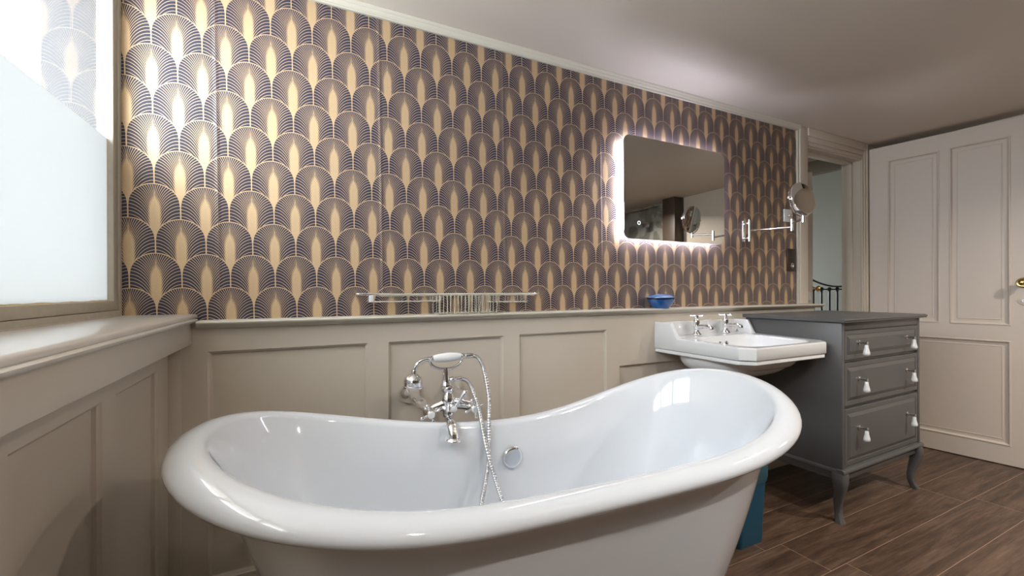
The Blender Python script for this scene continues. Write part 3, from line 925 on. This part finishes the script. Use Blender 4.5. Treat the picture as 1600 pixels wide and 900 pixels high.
# one continuous flexible hose: from the handset, down into the bath and back up to the riser outlet
hose_pts = [(0.528, 1.379, 0.861), (0.545, 1.374, 0.856), (0.557, 1.366, 0.838), (0.563, 1.35, 0.805), (0.561, 1.31, 0.735), (0.549, 1.28, 0.672), (0.539, 1.258, 0.600), (0.529, 1.24, 0.546), (0.505, 1.21, 0.492), (0.475, 1.17, 0.440), (0.455, 1.13, 0.36), (0.455, 1.08, 0.27),
            (0.49, 1.04, 0.205), (0.55, 1.03, 0.20), (0.59, 1.07, 0.26), (0.583, 1.12, 0.34), (0.560, 1.155, 0.41), (0.547, 1.180, 0.452), (0.537, 1.205, 0.505), (0.527, 1.232, 0.566), (0.527, 1.28, 0.637), (0.530, 1.322, 0.696), (0.521, 1.357, 0.752), (0.508, 1.372, 0.778), (0.488, 1.379, 0.786)]
hc = spline(hose_pts, 46)
rad = [0.0066 + 0.0009 * math.cos(2 * PI * i / 5) for i in range(len(hc))]
m = MB().tube(hc, 0.0068, 12, radii=rad)
hose = m.build('flexible_hose', SATIN, angle=80)
tag(hose, 'ribbed chrome shower hose looping down into the bath', 'hose')

# ================================================================== BASIN
bs = thing('wash_basin', 'white ceramic wall-hung basin with raised back and clipped front corners', 'basin', (1.93, 1.655, 0.8))


def bp_(mb, name, mats, label=None, **k):
    o = mb.build(name, mats, **k); o.parent = bs; o.matrix_parent_inverse = Matrix.Translation(-bs.location)
    if label: o['label'] = label
    return o


BX0, BX1, BY0, BY1 = 1.635, 2.220, 1.140, 1.6545


def sstep(a, b_, x):
    t = max(0, min(1, (x - a) / (b_ - a))); return t * t * (3 - 2 * t)


def basin_z(x, y):
    base_z = 0.842 + 0.010 * (y - BY0) / (BY1 - BY0)
    # raised back and its wings
    wing = max(1 - sstep(0.014, 0.034, x - BX0), 1 - sstep(0.014, 0.034, BX1 - x))
    fwd = max(0, min(1, (y - 1.512) / 0.036))
    bk = sstep(1.612, 1.626, y)
    up = max(bk, wing * fwd)
    z = base_z + 0.004 + (0.917 - base_z) * up if up > 0 else base_z
    # bowl
    bx, by = (x - (BX0 + BX1) / 2) / 0.232, (y - 1.335) / 0.165
    r_ = (abs(bx) ** 5 + abs(by) ** 5) ** 0.2
    if r_ < 1.0:
        f = 1 - r_
        dep = 0.125 * (1 - (1 - min(1, f / 0.42)) ** 2.4)
        z -= dep
    elif y < 1.50: z -= 0.003 * (1 - min(1, (r_ - 1) / 0.05))
    # slight tap-deck sink
    return z


m = MB()
def axis_vals(a, b_, dense, n):
    v = {a + (b_ - a) * i / n for i in range(n + 1)}
    for c_, w_, k in dense: v |= {c_ - w_ + 2 * w_ * i / k for i in range(k + 1)}
    v = sorted(q for q in v if a <= q <= b_)
    out = [v[0]]
    for q in v[1:]:
        if q - out[-1] > 0.0012: out.append(q)
    out[-1] = b_
    return out


xs_ = axis_vals(BX0, BX1, [(BX0 + 0.024, 0.012, 8), (BX1 - 0.024, 0.012, 8), (BX0 + 0.062, 0.012, 12), (BX1 - 0.062, 0.012, 12)], 64)
ys_ = axis_vals(BY0, BY1, [(1.53, 0.020, 12), (1.619, 0.008, 8), (1.172, 0.010, 12), (1.50, 0.008, 10)], 60)
gv = [[m.bm.verts.new((x, y, basin_z(x, y))) for y in ys_] for x in xs_]
for i in range(len(xs_) - 1):
    for j in range(len(ys_) - 1):
        m.bm.faces.new((gv[i][j], gv[i + 1][j], gv[i + 1][j + 1], gv[i][j + 1]))
cc_ = 0.046
for sx in (-1, 1):
    px_ = (BX0 + cc_) if sx < 0 else (BX1 - cc_)
    nrm = Vector((sx, -1, 0)).normalized()
    bmesh.ops.bisect_plane(m.bm, geom=m.bm.verts[:] + m.bm.edges[:] + m.bm.faces[:], plane_co=(px_, BY0, 0), plane_no=nrm, clear_outer=True)


def bloop(bm):
    return [e for e in bm.edges if e.is_boundary]


ctr = Vector(((BX0 + BX1) / 2, 1.6545, 0))


def extrude_loop(bm, dz, sc, absz=None):
    es = bloop(bm)
    r_ = bmesh.ops.extrude_edge_only(bm, edges=es)
    nv = [v for v in r_['geom'] if isinstance(v, bmesh.types.BMVert)]
    for v in nv:
        v.co.x = ctr.x + (v.co.x - ctr.x) * (1 + sc / 0.292); v.co.y = ctr.y + (v.co.y - ctr.y) * (1 + sc / 0.51)
        v.co.z = absz if absz is not None else v.co.z + dz
    return nv


extrude_loop(m.bm, -0.003, 0.0022); extrude_loop(m.bm, -0.004, 0.0008)
extrude_loop(m.bm, 0, 0.0, 0.791); extrude_loop(m.bm, 0, -0.002, 0.7885); extrude_loop(m.bm, 0, -0.008, 0.788)
extrude_loop(m.bm, 0, -0.001, 0.7855); extrude_loop(m.bm, 0, 0.005, 0.785); extrude_loop(m.bm, 0, 0.0012, 0.783); extrude_loop(m.bm, 0, 0.0, 0.771)
extrude_loop(m.bm, 0, -0.003, 0.768); extrude_loop(m.bm, 0, -0.05, 0.764)
bmesh.ops.holes_fill(m.bm, edges=bloop(m.bm), sides=0)
bp_(m, 'basin_bowl', CERAMIC, angle=40)
# underside of the bowl
rs = []
for k in range(12):
    a = k / 11
    sc_ = math.cos(a * PI / 2 * 0.93) ** 0.62
    zz = 0.766 - 0.098 * math.sin(a * PI / 2)
    ring = []
    for i in range(48):
        t = 2 * PI * i / 48
        ex = 2 / 2.9
        ring.append((1.9275 + 0.262 * sc_ * math.copysign(abs(math.cos(t)) ** ex, math.cos(t)), 1.415 + 0.20 * sc_ * math.copysign(abs(math.sin(t)) ** ex, math.sin(t)) + 0.02 * a, zz))
    rs.append(ring)
bp_(MB().rings(rs), 'bowl_underside', CERAMIC, angle=60)
for xo, zo in ((1.915, 0.808), (1.962, 0.808)):
    m = MB().lathe([(0, 0), (0.0125, 0), (0.0125, 0.003), (0.009, 0.0045), (0.007, 0.002), (0, 0.002)], (xo, 1.4905, zo), (0, -1, 0.25), n=20, mats=[0, 0, 0, 0, 1, 1])
    bp_(m, 'overflow_ring', [CHROME, DARKM])
m = MB().lathe([(0, 0), (0.014, 0), (0.014, 0.003), (0.006, 0.006), (0.004, 0.014), (0.006, 0.018), (0, 0.020)], (2.150, 1.572, 0.856), (0, 0, 1), n=20)
bp_(m, 'chain_stay', CHROME)
# waste pipe under the basin
m = MB().tube(spline([(1.93, 1.43, 0.672), (1.93, 1.43, 0.60), (1.93, 1.44, 0.56), (1.93, 1.50, 0.545), (1.93, 1.66, 0.545)], 6), 0.017, 16)
m.lathe([(0, 0), (0.026, 0), (0.026, 0.05), (0, 0.05)], (1.93, 1.43, 0.60), (0, 0, 1))
bp_(m, 'waste_trap', CHROME)


def basin_tap(x, label):
    t = thing('pillar_tap', label, 'tap', (x, 1.570, 0.8545), group='chrome pillar taps on the basin')
    m = MB().lathe([(0, 0), (0.026, 0), (0.026, 0.003), (0.018, 0.010), (0.012, 0.018), (0.013, 0.026), (0.0165, 0.034), (0.0165, 0.044), (0.0145, 0.050), (0.016, 0.060), (0.0155, 0.072), (0.011, 0.078), (0.008, 0.083), (0.008, 0.089), (0, 0.089)], (0, 0, 0), (0, 0, 1), n=24)
    m.build('tap_body', CHROME, t, angle=50)
    pts = spline([(0, -0.008, 0.040), (0, -0.040, 0.043), (0, -0.070, 0.044), (0, -0.086, 0.040), (0, -0.090, 0.030)], 6)
    n_ = len(pts)
    m = MB().tube(pts, 0.008, 14, radii=[0.0115 - 0.003 * i / n_ + (0.003 if i > n_ * 0.75 else 0) for i in range(n_)])
    m.build('spout', CHROME, t, angle=60)
    m = MB()
    for k in range(4):
        an = k * PI / 2 + 0.5
        m.lathe([(0.006, 0.004), (0.005, 0.014), (0.0045, 0.020), (0.0068, 0.026), (0.005, 0.033), (0, 0.034)], (0, 0, 0.094), (math.cos(an), math.sin(an), 0), n=10)
    m.lathe([(0, 0), (0.010, 0), (0.011, 0.008), (0.008, 0.013), (0, 0.014)], (0, 0, 0.086), (0, 0, 1), n=20)
    m.build('cross_handle', CHROME, t, angle=60)
    return t


basin_tap(1.838, 'chrome cross-head pillar tap on the basin, nearer the bath')
basin_tap(2.058, 'chrome cross-head pillar tap on the basin, nearer the charcoal chest')

# ================================================================== CHEST OF DRAWERS
ch = thing('chest_of_drawers', 'charcoal grey three-drawer chest on curved legs with white drop pulls', 'chest of drawers', (2.2365, 1.1036, 0), rz=math.radians(0.94))
CW, CD = 0.785, 0.47
m = MB()
m.box(0, 0.022, 0.0, CD, 0.236, 0.932, 0.002)
m.box(CW - 0.022, CW, 0.0, CD, 0.236, 0.932, 0.002)
m.box(0.022, CW - 0.022, CD - 0.012, CD - 0.002, 0.26, 0.93)
m.box(0.022, CW - 0.022, 0.001, 0.03, 0.893, 0.931, 0.002)
m.box(0.022, CW - 0.022, 0.002, CD - 0.012, 0.246, 0.258, 0.002)
m.box(0.022, CW - 0.022, 0.012, 0.03, 0.742, 0.752); m.box(0.022, CW - 0.022, 0.012, 0.03, 0.528, 0.538)
m.build('carcass', CHARC, ch)
m = MB().prism([(-0.024, 0.931), (CD + 0.005, 0.931), (CD + 0.005, 0.95), (-0.018, 0.95), (-0.0275, 0.944), (-0.028, 0.940), (-0.024, 0.9385)], 'x', -0.022, CW + 0.022)
o = m.build('chest_top', CHARC, ch); mod = o.modifiers.new('edge', 'BEVEL'); mod.width = 0.004; mod.segments = 3; mod.limit_method = 'ANGLE'
m = MB().prism([(-0.012, 0.236), (0.02, 0.236), (0.02, 0.252), (-0.004, 0.252), (-0.010, 0.249), (-0.0125, 0.243)], 'x', -0.012, CW + 0.012)
m.prism([(-0.012, 0.236), (0.014, 0.236), (0.014, 0.248), (-0.001, 0.248), (-0.010, 0.246)], 'y', 0.0, CD)
m.prism([(CW - 0.014, 0.236), (CW + 0.012, 0.236), (CW + 0.010, 0.246), (CW + 0.001, 0.248), (CW - 0.014, 0.248)], 'y', 0.0, CD)
m.build('base_moulding', CHARC, ch)
m = MB()
m.box(0.03, CW - 0.03, 0.006, 0.022, 0.196, 0.237, 0.001); m.box(0.004, 0.02, 0.03, CD - 0.03, 0.196, 0.237, 0.001); m.box(CW - 0.02, CW - 0.004, 0.03, CD - 0.03, 0.196, 0.237, 0.001)
m.build('apron', CHARC, ch)
for lx, ly, sx, sy in ((0.018, 0.02, -1, -1), (CW - 0.018, 0.02, 1, -1), (0.018, CD - 0.02, -1, 1), (CW - 0.018, CD - 0.02, 1, 1)):
    m = MB(); rs = []
    for z_, o_, r_ in ((0.236, 0.000, 0.030), (0.215, 0.004, 0.030), (0.19, 0.008, 0.028), (0.16, 0.006, 0.024), (0.12, -0.004, 0.0195), (0.08, -0.012, 0.016), (0.05, -0.012, 0.0145), (0.025, -0.006, 0.0145), (0.008, 0.002, 0.017), (0.0, 0.004, 0.018)):
        cx2, cy2 = lx + sx * o_ * 0.9, ly + sy * o_ * 0.9
        rs.append([(cx2 + r_ * math.copysign(abs(math.cos(a)) ** 0.5, math.cos(a)), cy2 + r_ * math.copysign(abs(math.sin(a)) ** 0.5, math.sin(a)), z_) for a in [2 * PI * i / 20 + 0.01 for i in range(20)]])
    m.rings(rs); m.build('leg', CHARC, ch, angle=60)


def drawer(z0, z1, kz):
    mb = MB()
    x0, x1 = 0.026, CW - 0.026
    # raised-and-fielded front
    loops = []
    for ins, yy in ((0.0, 0.020), (0.0, 0.003), (0.002, 0.001), (0.020, 0.001), (0.0215, 0.0035), (0.023, 0.0035), (0.040, -0.003), (0.042, -0.003)):
        loops.append([(x0 + ins, yy, z0 + ins), (x1 - ins, yy, z0 + ins), (x1 - ins, yy, z1 - ins), (x0 + ins, yy, z1 - ins)])
    mb.rings(loops)
    d_ = mb.build('drawer', CHARC, ch, angle=20)
    for kx in (0.142, 0.624):
        k = MB()
        k.lathe([(0, 0), (0.011, 0), (0.011, 0.003), (0.0055, 0.005), (0.005, 0.028), (0.007, 0.030), (0.007, 0.036), (0, 0.037)], (kx, -0.003, kz), (0, -1, 0), n=16)
        k.tube([(kx, -0.034, kz + 0.002), (kx, -0.034, kz - 0.012)], 0.0035, 8)
        k.lathe([(0, 0), (0.006, 0), (0.0075, -0.003), (0.0085, -0.014), (0.0135, -0.034), (0.0145, -0.042), (0.012, -0.048), (0.006, -0.051), (0, -0.0515)], (kx, -0.034, kz - 0.009), (0, 0, 1), n=20, mat=1)
        q = k.build('pull', [SATIN, CERAMIC], d_, angle=60); q['label'] = 'white porcelain drop pull on a steel stem'


drawer(0.754, 0.891, 0.832); drawer(0.540, 0.740, 0.660); drawer(0.261, 0.526, 0.430)

# ================================================================== BACKLIT MIRROR
mi = thing('backlit_mirror', 'wide rounded rectangular wall mirror with glowing light behind its edges', 'mirror', (1.812, 1.70, 1.60))


def kid(par, mb, name, mats, label=None, **k):
    o = mb.build(name, mats, **k); o.parent = par; o.matrix_parent_inverse = Matrix.LocRotScale(par.location, par.rotation_euler, None).inverted()
    if label: o['label'] = label
    return o


def rrect(x0, x1, z0, z1, r, y, n=10):
    out = []
    for cx3, cz3, a0 in ((x1 - r, z1 - r, 0), (x0 + r, z1 - r, PI / 2), (x0 + r, z0 + r, PI), (x1 - r, z0 + r, 3 * PI / 2)):
        for k in range(n + 1):
            a = a0 + PI / 2 * k / n; out.append((cx3 + r * math.cos(a), y, cz3 + r * math.sin(a)))
    return out


mx0, mx1, mz0, mz1 = 1.445, 2.179, 1.341, 1.861
kid(mi, MB().rings([rrect(mx0, mx1, mz0, mz1, 0.04, 1.672), rrect(mx0, mx1, mz0, mz1, 0.04, 1.6675), rrect(mx0 + .0005, mx1 - .0005, mz0 + .0005, mz1 - .0005, 0.0395, 1.667)], mats=[1, 0, 0]), 'mirror_glass', [MIRROR, LEDGEP], smooth=False)
kid(mi, MB().rings([rrect(mx0 + 0.028, mx1 - 0.028, mz0 + 0.028, mz1 - 0.028, 0.03, 1.7075), rrect(mx0 + 0.028, mx1 - 0.028, mz0 + 0.028, mz1 - 0.028, 0.03, 1.6725)]), 'back_box', SATIN)
# diffuser strip running around the back box
m = MB()
ring0 = rrect(mx0 + 0.018, mx1 - 0.018, mz0 + 0.018, mz1 - 0.018, 0.032, 1.697); ring1 = rrect(mx0 + 0.018, mx1 - 0.018, mz0 + 0.018, mz1 - 0.018, 0.032, 1.689)
ri1 = rrect(mx0 + 0.0275, mx1 - 0.0275, mz0 + 0.0275, mz1 - 0.0275, 0.030, 1.689); ri0 = rrect(mx0 + 0.0275, mx1 - 0.0275, mz0 + 0.0275, mz1 - 0.0275, 0.030, 1.697)
m.rings([ri0, ring0, ring1, ri1], False, False)
kid(mi, m, 'light_strip', LED, 'glowing cool white light strip', smooth=False)
# lit touch ring
pts = [(1.5425 + 0.0085 * math.cos(2 * PI * k / 28), 1.6668, 1.4235 + 0.0085 * math.sin(2 * PI * k / 28)) for k in range(28)]
kid(mi, MB().tube(pts, 0.0011, 6, closed=True), 'touch_ring', LEDI, 'small lit ring touch switch')

# ================================================================== SHAVING MIRROR
sm = thing('shaving_mirror', 'round chrome magnifying mirror on an extending wall arm', 'mirror', (2.396, 1.705, 1.435))
m = MB()
m.box(2.386, 2.410, 1.700, 1.7095, 1.372, 1.498, 0.003)
m.box(2.392, 2.404, 1.672, 1.700, 1.474, 1.486, 0.002); m.box(2.392, 2.404, 1.672, 1.700, 1.384, 1.396, 0.002)
m.lathe([(0, 0), (0.007, 0), (0.007, 0.128), (0, 0.128)], (2.398, 1.668, 1.371), (0, 0, 1), n=16)
kid(sm, m, 'wall_bracket', CHROME)
m = MB()
h1 = Vector((2.395, 1.419, 1.430))
m.tube([(2.398, 1.668, 1.434), (h1.x, h1.y, 1.422)], 0.0055, 12)
m.lathe([(0, 0), (0.0085, 0), (0.0085, 0.062), (0, 0.062)], (h1.x, h1.y, 1.402), (0, 0, 1), n=16)
m.lathe([(0, 0), (0.009, 0), (0.009, 0.03), (0, 0.03)], (2.398, 1.668, 1.419), (0, 0, 1), n=16)
kid(sm, m, 'long_arm', CHROME)
m = MB()
h2 = Vector((2.319, 1.318, 1.446))
m.tube([(h1.x, h1.y, 1.442), (h2.x, h2.y, 1.446)], 0.0055, 12)
m.lathe([(0, 0), (0.0085, 0), (0.0085, 0.030), (0.005, 0.032), (0.005, 0.035), (0, 0.035)], (h2.x, h2.y, 1.428), (0, 0, 1), n=16)
kid(sm, m, 'short_arm', CHROME)
cM = Vector((2.312, 1.320, 1.548)); nM = Vector((-0.10, -0.97, 0.20)).normalized()
m = MB().lathe([(0, -0.010), (0.080, -0.010), (0.085, -0.009), (0.0862, -0.004), (0.0862, 0.006), (0.085, 0.0105), (0.081, 0.0115), (0.079, 0.0105), (0.0, 0.0105)], cM, nM, n=64, mats=[1, 0, 0, 0, 0, 0, 0, 1, 1])
kid(sm, m, 'mirror_disc', [CHROME, MIRROR], angle=50)
sd = nM.cross(Vector((0, 0, 1))).normalized()
m = MB()
yoke = []
for k in range(25):
    a = PI + PI * k / 24
    yoke.append(cM + sd * 0.0905 * math.cos(a) + Vector((0, 0, 1)) * 0.0905 * math.sin(a))
m.tube(yoke, 0.0035, 10)
for s_ in (-1, 1): m.lathe([(0, -0.012), (0.0065, -0.012), (0.0065, 0.006), (0, 0.006)], cM + sd * 0.0905 * s_, sd * s_, n=14)
kid(sm, m, 'yoke', CHROME)

# shaver socket and small bracket
so = thing('shaver_socket', 'dark bronze shaver socket at the right edge of the wallpaper', 'socket', (2.868, 1.7085, 1.275))
kid(so, MB().box(2.824, 2.912, 1.7005, 1.7085, 1.203, 1.349, 0.003), 'face_plate', BRONZE)
m = MB().box(2.838, 2.898, 1.6985, 1.7006, 1.290, 1.338, 0.001)
kid(so, m, 'rocker_switch', BRONZE)
m = MB()
for dx2, dz2 in ((-0.008, 0.006), (0.008, 0.006), (0, -0.010)): m.lathe([(0, 0), (0.0045, 0), (0.0045, 0.001), (0, 0.001)], (2.868 + dx2, 1.7005, 1.240 + dz2), (0, -1, 0), n=12, mat=0)
kid(so, m, 'socket_holes', [DARKM])
m = MB().lathe([(0, 0), (0.016, 0), (0.016, 0.003), (0.014, 0.003), (0.014, 0.0005), (0, 0.0005)], (2.868, 1.7006, 1.240), (0, -1, 0), n=24)
kid(so, m, 'socket_ring', SATIN)
pl_ = thing('wall_plate', 'small square chrome wall plate behind the round mirror, its glare painted white', 'wall plate', (2.83, 1.7085, 1.56))
kid(pl_, MB().box(2.790, 2.872, 1.6995, 1.7085, 1.520, 1.602, 0.003), 'plate', CERAMIC)  # white colour stands for light caught on the chrome plate
m = MB().lathe([(0, 0), (0.011, 0), (0.011, 0.018), (0.008, 0.022), (0, 0.022)], (2.831, 1.6995, 1.56), (0, -1, 0), n=18)
kid(pl_, m, 'peg', CHROME)

# ================================================================== ITEMS ON THE LEDGE
bw = thing('lidded_bowl', 'small blue glazed lidded bowl on the ledge right of centre', 'bowl', (1.672, 1.650, 0.990))
BO = (1.672, 1.650, 0.990)
m = MB().lathe([(0, 0.0), (0.038, 0.0), (0.040, 0.002), (0.040, 0.004), (0.048, 0.012), (0.057, 0.023), (0.0635, 0.034), (0.068, 0.045), (0.0705, 0.050), (0.0705, 0.053), (0.066, 0.053), (0, 0.050)], BO, (0, 0, 1), n=48, mats=[0, 0, 0, 0, 0, 0, 0, 1, 1, 1, 1, 1])
kid(bw, m, 'bowl_body', [BLUE, BLUED], angle=50)
m = MB().lathe([(0, 0.052), (0.070, 0.053), (0.074, 0.0545), (0.0735, 0.057), (0.066, 0.061), (0.052, 0.067), (0.036, 0.072), (0.018, 0.0745), (0.0, 0.075)], BO, (0, 0, 1), n=48)
kid(bw, m, 'bowl_lid', BLUEL, 'paler blue domed lid', angle=50)

# bath rack resting on the ledge
cd = thing('bath_rack', 'extending nickel wire bath rack with central basket stored on the ledge', 'bath rack', (0.56, 1.655, 0.991))
ya, yb = 1.612, 1.700
m = MB()
for yy in (ya, yb):
    m.tube([(0.262, yy, 1.070), (0.915, yy, 1.070)], 0.0035, 10)
    m.tube([(0.262, yy, 1.0645), (0.905, yy, 1.0645)], 0.0016, 8)
kid(cd, m, 'top_rails', WIRE)
for xa_, xb_ in ((0.185, 0.300), (0.85, 0.932)):
    m = MB()
    x_out = xa_ if xa_ < 0.5 else xb_; x_in = xb_ if xa_ < 0.5 else xa_
    sgn = 1 if x_out > x_in else -1
    loop = [(x_in, ya + 0.006, 1.072), (x_out - sgn * 0.012, ya + 0.006, 1.072), (x_out - sgn * 0.003, ya + 0.009, 1.072), (x_out, ya + 0.018, 1.072), (x_out, yb - 0.018, 1.072), (x_out - sgn * 0.003, yb - 0.009, 1.072), (x_out - sgn * 0.012, yb - 0.006, 1.072), (x_in, yb - 0.006, 1.072)]
    m.tube(loop, 0.0042, 10)
    kid(cd, m, 'sliding_arm', CHROME)
# side trays (shallow)
for xa_, xb_, zt_ in ((0.232, 0.492, 1.043), (0.722, 0.868, 1.036)):
    m = MB()
    m.tube([(xa_, ya, zt_), (xb_, ya, zt_), (xb_, yb, zt_), (xa_, yb, zt_)], 0.0016, 8, closed=True)
    xsx = [xa_ + 0.003, xa_ + 0.08, xa_ + 0.13, xa_ + 0.19, xb_ - 0.02, xb_ - 0.014, xb_ - 0.008, xb_] if xa_ < 0.5 else [xa_, xa_ + 0.012, xa_ + 0.045, xa_ + 0.10, xb_ - 0.028, xb_ - 0.020, xb_ - 0.012, xb_]
    for x_ in xsx:
        m.tube([(x_, ya, 1.066), (x_, ya, zt_), (x_, yb, zt_), (x_, yb, 1.066)], 0.0014, 6)
    if xa_ < 0.5: kid(cd, MB().box(xa_ - 0.006, xa_ + 0.010, ya - 0.003, ya + 0.004, zt_ - 0.001, 1.067, 0.002), 'clip', CERAMIC, 'small white plastic clip')
    kid(cd, m, 'side_tray', WIRE)
# central basket
m = MB()
nb = 17
for k in range(nb):
    x_ = 0.486 + (0.728 - 0.486) * k / (nb - 1)
    bend = 0.002 if k % 3 else -0.001
    m.tube([(x_, ya, 1.068), (x_ + bend, ya, 1.03), (x_, ya + 0.001, 0.996), (x_, ya + 0.006, 0.9925), (x_, yb - 0.006, 0.9925), (x_, yb, 0.996), (x_, yb, 1.068)], 0.0017 if k % 4 else 0.0022, 7)
for yy in (ya + 0.02, 0.5 * (ya + yb), yb - 0.02): m.tube([(0.486, yy, 0.9955), (0.728, yy, 0.9955)], 0.0014, 6)
kid(cd, m, 'basket', WIRE)

# ================================================================== BIN
bn = thing('waste_bin', 'teal plastic waste bin on the floor between bath and chest', 'bin', (1.70, 1.28, 0))


def binring(sc, z, dx=0, r=0.03):
    out = []
    hx, hy = 0.098 * sc, 0.105 * sc
    r = r * sc
    for cx3, cy3, a0 in ((hx - r, hy - r, 0), (-hx + r, hy - r, PI / 2), (-hx + r, -hy + r, PI), (hx - r, -hy + r, 3 * PI / 2)):
        for k in range(7):
            a = a0 + PI / 2 * k / 6; out.append((1.715 + dx + cx3 + r * math.cos(a), 1.275 + cy3 + r * math.sin(a), z))
    return out


kid(bn, MB().rings([binring(0.80, 0.012), binring(0.84, 0.0), binring(0.86, 0.01), binring(0.885, 0.10), binring(0.95, 0.25), binring(0.975, 0.30), binring(0.955, 0.30), binring(0.83, 0.015)], True, True), 'bin_body', TEAL, angle=50)
kid(bn, MB().rings([binring(0.99, 0.262), binring(1.03, 0.285), binring(1.04, 0.345), binring(1.0, 0.352), binring(0.975, 0.345), binring(0.962, 0.262)], False, False), 'bin_collar', TEAL2, angle=50)

# ================================================================== BEDROOM: METAL BED END
be = thing('bed_headboard', 'black iron bedstead end with upright bars seen through the doorway', 'bed frame', (5.2, 2.6, 0))
m = MB().tube([(4.50, 2.6, 1.088), (5.95, 2.6, 1.088)], 0.007, 10)
kid(be, m, 'cross_rail', IRON)
pts = []
for k in range(33):
    x_ = 4.48 + (5.92 - 4.48) * k / 32
    u = (x_ - 5.2) / 0.72
    pts.append((x_, 2.6, 1.118 + 0.16 * u * u))
kid(be, MB().tube(pts, 0.009, 10), 'curved_rail', IRON)
for x_ in (4.48, 5.92):
    m = MB().tube([(x_, 2.6, 0), (x_, 2.6, 1.29)], 0.016, 14).ball((x_, 2.6, 1.31), 0.028)
    kid(be, m, 'bed_post', IRON)
for k in range(9):
    x_ = 4.60 + 0.146 * k
    m = MB().tube([(x_, 2.6, 0.35), (x_, 2.6, 1.09)], 0.0095, 10).lathe([(0.008, -0.03), (0.014, -0.012), (0.020, 0.0), (0.018, 0.010), (0.008, 0.022)], (x_, 2.6, 1.09), (0, 0, 1), n=12)
    kid(be, m, 'bar', IRON)
kid(be, MB().tube([(4.48, 2.6, 0.35), (5.92, 2.6, 0.35)], 0.008, 10), 'lower_rail', IRON)

# ================================================================== SHOWER seen only in the mirror
pr = struct(MB().box(3.855, 4.0, -0.44, -0.257, 0, HC - 0.002, 0.002).build('trim_12', DWOOD), 'dark wood pier at the end of the shower', 'pier')
mbp = struct(MB().box(3.985, 3.999, YR + 0.001, -0.441, 0, HC - 0.002).build('wall_shower', MARBLE, smooth=False), 'grey marble shower wall lining', 'wall lining')
sc_ = thing('shower_screen', 'clear glass shower screen with chrome hinge and top bar', 'shower screen', (3.88, -1.0, 0))
kid(sc_, MB().box(3.876, 3.884, -0.735, -0.4415, 0.02, 2.10), 'fixed_pane', CLEAR, smooth=False)
kid(sc_, MB().box(3.876, 3.884, -1.55, -0.742, 0.02, 2.10), 'glass_door', CLEAR, smooth=False)
kid(sc_, MB().box(3.868, 3.892, -0.785, -0.69, 1.87, 1.93, 0.002), 'hinge', CHROME)
kid(sc_, MB().tube([(3.88, -1.70, 2.112), (3.88, -0.60, 2.112)], 0.011, 14), 'top_bar', CHROME)

# ================================================================== FILL LIGHTS (unseen ceiling lamps added to brighten the bathroom)
def fill_downlight(x, y, watts, label):
    t = thing('fill_downlight', label, 'ceiling light', (x, y, HC), group='added ceiling fill lights')
    MB().lathe([(0.036, 0.001), (0.046, 0.0), (0.046, -0.004), (0.040, -0.007), (0.034, -0.006), (0.032, 0.001)], (0, 0, 0), (0, 0, 1), n=32, cap=False).build('fill_trim_ring', SATIN, t)
    MB().lathe([(0, -0.001), (0.032, -0.001), (0.032, -0.004), (0, -0.0045)], (0, 0, 0), (0, 0, 1), n=24).build('lens', FILL_LENS, t)
    l = bpy.data.lights.new('fill_lamp', 'AREA'); l.shape = 'DISK'; l.size = 0.06; l.energy = watts * FILL_SCALE; l.color = (1.0, 0.92, 0.84); l.spread = math.radians(150)
    o = bpy.data.objects.new('fill_lamp', l); COL.objects.link(o); o.parent = t; o.location = (0, 0, -0.008)


fill_downlight(1.3, -0.45, 3.8, 'added ceiling fill light behind the camera, nearest the window')
fill_downlight(2.1, 0.40, 2.5, 'added ceiling fill light in front of the basin')
fill_downlight(3.2, -0.45, 11.0, 'added ceiling fill light nearest the far end wall')
